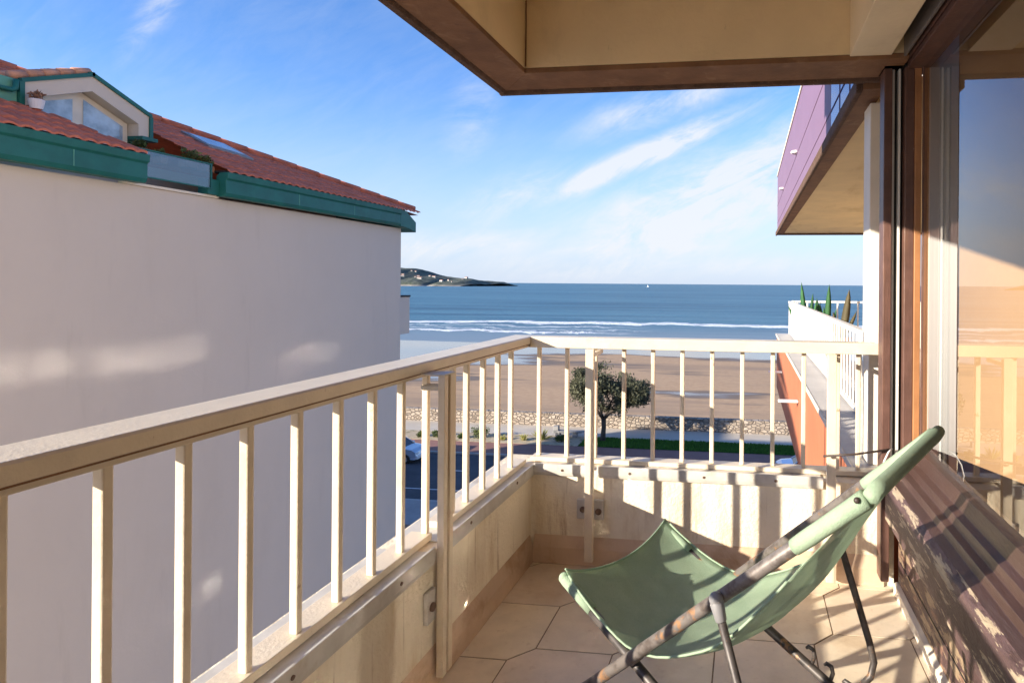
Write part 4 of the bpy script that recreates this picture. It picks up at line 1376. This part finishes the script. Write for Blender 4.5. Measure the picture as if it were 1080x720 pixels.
sheet('ground', M['pave'], -400, 400, -300, 50.6, ZG - 0.14)
sheet('road', M['asphalt'], -400, 400, 32.05, 41.25, ZG)
struct(MB().box(-400, 400, 28.6, 31.85, ZG - 0.139, ZG + 0.12).build('pavement', M['pave']))
struct(MB().box(-400, 400, 31.85, 32.05, ZG - 0.139, ZG + 0.125).build('kerb', M['kerb'], bevel=0.02))
struct(MB().box(-400, 400, 41.25, 41.45, ZG - 0.139, ZG + 0.125).build('kerb', M['kerb'], bevel=0.02))
struct(MB().box(-400, 400, 41.45, 44.25, ZG - 0.139, ZG + 0.12).build('pavement', M['redpave']))
m = MB()
m.quad((-400, 33.95, ZG + 0.004), (400, 33.95, ZG + 0.004), (400, 34.07, ZG + 0.004), (-400, 34.07, ZG + 0.004))
for k in range(-40, 40):
    m.quad((k * 5, 37.55, ZG + 0.004), (k * 5 + 2, 37.55, ZG + 0.004), (k * 5 + 2, 37.69, ZG + 0.004), (k * 5, 37.69, ZG + 0.004))
struct(m.build('road_marking', M['paint']))
struct(MB().box(-400, 400, 46.9, 50.2, ZG - 0.139, ZG + 0.12).build('promenade', M['prom']))
struct(MB().box(-400, -12.5, 44.25, 46.9, ZG - 0.139, ZG + 0.14).build('planting_bed', M['bed']))
struct(MB().box(-12.5, 400, 44.25, 46.9, ZG - 0.139, ZG + 0.14).build('lawn_soil', M['soil']))
m = MB()
rg = random.Random(5)
for _ in range(26000):
    x, y = rg.uniform(-12.4, 16), rg.uniform(44.3, 46.85)
    s_ = rg.uniform(0.08, 0.17)
    an = rg.uniform(0, PI)
    dx, dy = math.cos(an) * 0.04, math.sin(an) * 0.04
    g = rg.uniform(0.6, 1.4)
    lx, ly = rg.uniform(-0.06, 0.06), rg.uniform(-0.06, 0.06)
    m.add([(x - dx, y - dy, ZG + 0.138), (x + dx, y + dy, ZG + 0.138), (x + lx, y + ly, ZG + 0.14 + s_)], [(0, 1, 2)], (g, g, g * 0.8))
gr = m.build('grass', M['grassblade'])
gr['kind'] = 'stuff'

sw = thing('sea_wall', 'long low stone wall between the promenade and the beach', 'wall', (-10, 50.5, ZG))
MB().box(-300, 300, 50.2, 50.75, -14.0, -9.92).build('stonework', M['seawall'], sw)
MB().box(-300, 300, 50.18, 50.78, -9.918, -9.82).build('coping', M['seawall'], sw)

# beach: one sheet falling to the water
m = MB()
NX, NY = 40, 60
vs = []
for j in range(NY + 1):
    y = 50.6 + (300 - 50.6) * j / NY
    for i in range(NX + 1):
        x = -500 + 1000 * i / NX
        z = -13.1 - (y - 50.6) * 0.0165 + 0.10 * noise.noise(Vector((x * 0.02, y * 0.06, 0)))
        vs.append((x, y, z))
m.add(vs, [(j * (NX + 1) + i, j * (NX + 1) + i + 1, (j + 1) * (NX + 1) + i + 1, (j + 1) * (NX + 1) + i) for j in range(NY) for i in range(NX)])
struct(m.build('beach', M['sand'], smooth=True))
m = MB()
m.quad((-40000, 120, -14.85), (40000, 120, -14.85), (40000, 60000, -14.85), (-40000, 60000, -14.85))
struct(m.build('sea', M['sea']))

# ------------------------------------------------------------------ headland
m = MB()
NX, NY = 380, 26
vs = []


HILL = [(-2900, 40), (-2300, 78), (-1900, 88), (-1640, 90), (-1440, 86), (-1330, 78), (-1290, 63), (-1245, 44), (-1205, 38), (-1180, 35), (-1152, 22), (-1136, 5), (-1124, 4), (-1114, 22), (-1095, 33), (-1060, 31), (-1035, 27), (-1005, 14), (-970, 0)]


def hill_h(x, y):
    h = 0
    x0 = x
    x = x / 1.14
    for (xa, ha), (xb, hb) in zip(HILL, HILL[1:]):
        if xa <= x <= xb:
            h = ha + (hb - ha) * (x - xa) / (xb - xa)
    nz = noise.fractal(Vector((x * 0.012, y * 0.006, 0.3)), 0.9, 2.1, 5)
    nar = max(0.0, 1 - ((y - 2620) / 330) ** 2) ** 0.5
    return h * nar + nz * 7 * min(1, h / 22)


for j in range(NY + 1):
    y = 2290 + 660 * j / NY
    for i in range(NX + 1):
        x = -3100 + 1960 * i / NX
        vs.append((x, y, -17 + hill_h(x, y)))
m.add(vs, [(j * (NX + 1) + i, j * (NX + 1) + i + 1, (j + 1) * (NX + 1) + i + 1, (j + 1) * (NX + 1) + i) for j in range(NY) for i in range(NX)])
struct(m.build('headland', M['hill'], smooth=True))
rg = random.Random(21)
house0 = None
for k in range(34):
    x = rg.uniform(-1760, -1360) if k < 28 else rg.uniform(-1290, -1190)
    y = rg.uniform(2330, 2560)
    z = -17 + hill_h(x, y)
    if z < -12:
        y = 2400
        z = -17 + hill_h(x, y)
    if house0 is None:
        house0 = thing('hillside_house', 'tiny pale house with reddish roof on the distant headland', 'house', (x, y, z), 'houses scattered on the headland')
        MB().box(x - 7, x + 7, y - 5, y + 5, z - 8, z + 6).build('wall', M['houses'], house0)
        MB().prism([(x - 7.5, y - 5.5, z + 6.01), (x - 7.5, y + 5.5, z + 6.01), (x - 7.5, y, z + 9)], (15, 0, 0)).build('roof', M['houseroof'], house0)
        kids = list(house0.children)
    else:
        o = house0.copy()
        COL.objects.link(o)
        o.location = (x, y, z)
        s_ = rg.uniform(0.4, 0.9)
        o.scale = (s_ * rg.uniform(0.7, 1.6), s_, s_)
        o.rotation_euler = (0, 0, rg.uniform(-0.5, 0.5))
        for c in kids:
            c2 = c.copy()
            COL.objects.link(c2)
            c2.parent = o

# sailing boat on the horizon
sbt = thing('sailing_boat', 'tiny white sailing boat far out near the horizon', 'boat', (-495, 3000, -14.85))
MB().prism([(-499, 2999, -14.9), (-491, 2999, -14.9), (-489.5, 2999, -13.6), (-499.5, 2999, -13.6)], (0, 2, 0)).build('hull', M['carwhite'], sbt)
MB().prism([(-495, 3000, -13), (-491, 3000, -12.6), (-495, 3000, -3)], (0, 0.1, 0)).build('sail', M['sail'], sbt)
MB().tube([(-495.2, 3000, -13.6), (-495.2, 3000, -2.5)], 0.1, 6).build('mast', M['trackgrey'], sbt)

# ------------------------------------------------------------------ tamarisk tree
tx, ty, tz = -10.94, 45.9, ZG + 0.12
tr = thing('tamarisk_tree', 'round feathery tamarisk tree growing on the lawn by the promenade', 'tree', (tx, ty, tz))
rg = random.Random(14)
m = MB()
m.tube([(tx - 0.05, ty, tz - 0.1), (tx, ty, tz + 0.5), (tx + 0.05, ty, tz + 1.1), (tx + 0.02, ty + 0.02, tz + 1.75)], [0.26, 0.19, 0.175, 0.19], 10)
tips = []


def limb(p, dirv, ln, r, depth):
    p = Vector(p)
    dirv = Vector(dirv).normalized()
    q1_ = p + dirv * ln * 0.5 + Vector((rg.uniform(-0.1, 0.1), rg.uniform(-0.1, 0.1), rg.uniform(-0.05, 0.1))) * ln
    q2_ = p + dirv * ln + Vector((rg.uniform(-0.12, 0.12), rg.uniform(-0.12, 0.12), rg.uniform(-0.02, 0.12))) * ln
    m.tube([p, q1_, q2_], [r, r * 0.8, r * 0.58], 7)
    if depth <= 1:
        tips.append(q2_)
        tips.append(q1_)
    if depth == 0:
        return
    for _ in range(3 if depth > 1 else 4):
        dv = (dirv + Vector((rg.gauss(0, 0.55), rg.gauss(0, 0.55), rg.gauss(0.05, 0.35))))
        limb(q2_, dv, ln * rg.uniform(0.55, 0.8), r * 0.55, depth - 1)


top_ = (tx + 0.02, ty + 0.02, tz + 1.7)
limb(top_, (-0.75, 0.1, 0.9), 1.5, 0.135, 3)
limb(top_, (0.95, -0.1, 0.75), 1.6, 0.14, 3)
limb(top_, (0.25, 0.75, 0.9), 1.5, 0.11, 3)
limb(top_, (-0.1, -0.75, 0.95), 1.4, 0.11, 3)
m.build('trunk', M['trunk'], tr, smooth=True)
m = MB()
cc = Vector((tx + 0.05, ty, tz + 3.85))
cand = []
for p in tips:
    v = p - cc
    v = Vector((v.x / 3.25, v.y / 3.1, v.z / 2.15))
    if v.length > 1.0:
        v = v.normalized() * rg.uniform(0.75, 0.98)
    cand.append(cc + Vector((v.x * 3.25, v.y * 3.1, v.z * 2.15)))
for _ in range(46):
    v = Vector((rg.gauss(0, 1), rg.gauss(0, 1), rg.gauss(0.15, 0.8))).normalized() * rg.uniform(0.55, 0.97)
    cand.append(cc + Vector((v.x * 3.15, v.y * 3.0, v.z * 2.1)))
for p in cand:
    if p.z < tz + 2.15:
        p.z = tz + 2.15 + rg.random() * 0.5
    clump(m, p, rg.uniform(0.34, 0.75), rg.randint(70, 130), 0.20, rg, (0.55, 0.9, 1.25), 0.8, 0.9)
m.build('crown', M['tamarisk'], tr)

# bench and shrubs
bn_ = thing('stone_bench', 'grey stone bench on the grass edge by the tamarisk tree', 'bench', (-14.2, 46.9, ZG + 0.12))
MB().prism([(-15.2, 46.6, ZG + 0.42), (-12.9, 46.6, ZG + 0.50), (-12.6, 46.6, ZG + 0.62), (-15.2, 46.6, ZG + 0.58)], (0, 0.6, 0)).build('seat', M['stone'], bn_, bevel=0.03)
for x in (-15.0, -13.6):
    MB().box(x, x + 0.35, 46.65, 47.15, ZG + 0.12, ZG + 0.43).build('leg', M['stone'], bn_, bevel=0.02)
MB().box(-15.2, -14.75, 46.7, 47.1, ZG + 0.585, ZG + 0.95).build('backrest', M['stone'], bn_, bevel=0.04)

shr = [(-25.2, 45.0, 0.35, 'shrub', 'low green shrub left of the parked silver blue car roof'), (-24.2, 45.2, 0.4, 'shrub', 'rounded yellow green shrub behind the parked silver blue car'),
       (-20.6, 45.6, 0.75, 'shrub', 'dark bushy shrub, tallest one in the planting bed'), (-18.6, 45.0, 0.35, 'yucca', 'low flat yellowish plant right of the dark bushy shrub'),
       (-17.0, 45.2, 0.45, 'yucca', 'spiky straw coloured plant in the middle of the planting bed'), (-15.7, 45.5, 0.8, 'yucca', 'tall yellow spiky plant near the stone bench'),
       (-14.0, 45.2, 0.45, 'shrub', 'small dull green shrub right before the lawn starts'), (-22.0, 45.1, 0.3, 'shrub', 'small creeping green plant between two bigger shrubs')]
for (x, y, r_, mn, lab) in shr:
    t = thing('promenade_shrub', lab, 'shrub', (x, y, ZG + 0.14), 'shrubs in the planting bed')
    m = MB()
    if mn == 'yucca':
        for _ in range(46):
            an = rg.uniform(0, 2 * PI)
            el = rg.uniform(0.25, 1.4)
            v = Vector((math.cos(an) * math.cos(el), math.sin(an) * math.cos(el), math.sin(el))) * r_ * rg.uniform(0.8, 1.35)
            g = rg.uniform(0.6, 1.4)
            blade(m, (x, y, ZG + 0.14), (x + v.x, y + v.y, ZG + 0.16 + v.z), 0.035, (0, 0, -0.05), (g, g, g), 0.2, 4)
    else:
        for _ in range(6):
            clump(m, (x + rg.uniform(-1, 1) * r_ * 0.7, y + rg.uniform(-1, 1) * r_ * 0.6, ZG + 0.14 + r_ * rg.uniform(0.35, 0.75)), r_ * 0.5, 120, 0.14, rg, (0.6, 1.0, 1.5), 0.8)
    m.build('foliage', M[mn], t)
    MB().tube([(x, y, ZG + 0.10), (x, y, ZG + 0.14 + r_ * 0.5)], [0.05, 0.03], 6).build('stem', M['trunk'], t)


# ------------------------------------------------------------------ parked cars
def car(label, cx_, cy_, zb, paint, flip, two=None):
    root = thing('parked_car', label, 'car', (cx_, cy_, zb), 'cars parked along the kerb')
    sx = -1 if flip else 1

    def pt(x, y, z):
        return (cx_ + sx * x, cy_ + y, zb + z)
    prof_c = [(-2.05, 0.30), (-2.10, 0.55), (-2.02, 0.78), (-1.75, 0.92), (-1.0, 1.0), (1.85, 1.0), (2.02, 0.85), (2.06, 0.5), (2.0, 0.28)]
    m = MB()
    cols = []
    for yv, k, zs in ((-0.80, 0.965, 0.96), (-0.86, 1.0, 1.0), (-0.60, 1.0, 1.03), (0.60, 1.0, 1.03), (0.86, 1.0, 1.0), (0.80, 0.965, 0.96)):
        cols.append([pt(x * k, yv, 0.28 + (z - 0.28) * zs) for x, z in prof_c])
    n = len(prof_c)
    vs = [v for c in cols for v in c]
    fs = [(j * n + i, j * n + (i + 1) % n, (j + 1) * n + (i + 1) % n, (j + 1) * n + i) for j in range(len(cols) - 1) for i in range(n)]
    fs += [tuple(range(n))[::-1], tuple((len(cols) - 1) * n + i for i in range(n))]
    m.add(vs, fs)
    m.build('body', M[paint], root, smooth=False, bevel=0.04, seg=3)
    # cabin
    low = [(-1.05, 1.0), (1.78, 1.0)]
    hi = [(-0.35, 1.50), (1.35, 1.52)]
    m = MB()
    ring0 = [pt(-1.08, -0.76, 1.0), pt(1.80, -0.76, 1.0), pt(1.80, 0.76, 1.0), pt(-1.08, 0.76, 1.0)]
    ring1 = [pt(-0.36, -0.62, 1.49), pt(1.42, -0.62, 1.49), pt(1.42, 0.62, 1.49), pt(-0.36, 0.62, 1.49)]
    m.add(ring0 + ring1, [(0, 1, 5, 4), (1, 2, 6, 5), (2, 3, 7, 6), (3, 0, 4, 7), (4, 5, 6, 7)])
    m.build('window', M['carglass'], root, bevel=0.03)
    m = MB()
    m.prism([pt(-0.40, -0.64, 1.485), pt(1.46, -0.64, 1.485), pt(1.46, 0.64, 1.485), pt(-0.40, 0.64, 1.485)], (0, 0, 0.055))
    m.build('roof_panel', M[paint], root, bevel=0.025, seg=3)
    m = MB()
    for yv in (-1, 1):
        for (xa, xb) in ((-1.1, -0.38), (0.45, 0.42), (1.80, 1.44)):
            m.tube([pt(xa, yv * 0.77, 1.0), pt(xb, yv * 0.632, 1.49)], 0.035, 8)
    m.build('window_pillar', M[two or paint], root, smooth=True)
    box_ = lambda x0, x1, y0, y1, z0, z1: MB().prism([pt(x0, y0, z0), pt(x1, y0, z0), pt(x1, y1, z0), pt(x0, y1, z0)], (0, 0, z1 - z0))
    box_(-2.16, -1.98, -0.80, 0.80, 0.30, 0.55).build('bumper', M['carwhite' if two else paint], root, bevel=0.05, seg=3)
    box_(1.96, 2.13, -0.80, 0.80, 0.28, 0.62).build('bumper', M['carwhite' if two else paint], root, bevel=0.05, seg=3)
    for yv in (-0.62, 0.62):
        box_(-2.09, -1.93, yv - 0.17, yv + 0.17, 0.62, 0.78).build('headlight', M['headlamp'], root, bevel=0.03)
        box_(1.95, 2.055, yv - 0.14, yv + 0.14, 0.66, 0.92).build('tail_light', M['redlamp'], root, bevel=0.02)
        box_(-0.95, -0.80, yv * 1.5 - 0.10, yv * 1.5 + 0.10, 0.98, 1.10).build('wing_mirror', M[paint], root, bevel=0.03)
    for xv in (-1.32, 1.30):
        for yv in (-0.80, 0.80):
            w = MB().tube([pt(xv, yv - 0.11, 0.31), pt(xv, yv - 0.08, 0.31), pt(xv, yv + 0.08, 0.31), pt(xv, yv + 0.11, 0.31)], [0.27, 0.31, 0.31, 0.27], 22).build('wheel', M['rubber'], root)
            MB().tube([pt(xv, yv - 0.115, 0.31), pt(xv, yv + 0.115, 0.31)], 0.19, 16).build('rim', M['chrome'], w)


car('silver blue car with pale bumper parked beside the corner of the white building', -24.1, 39.3, ZG + 0.004, 'carsilver', True, 'carwhite')
car('light blue car parked below the terracotta terrace wall', 3.95, 39.65, ZG + 0.004, 'carblue', False, 'carwhite')
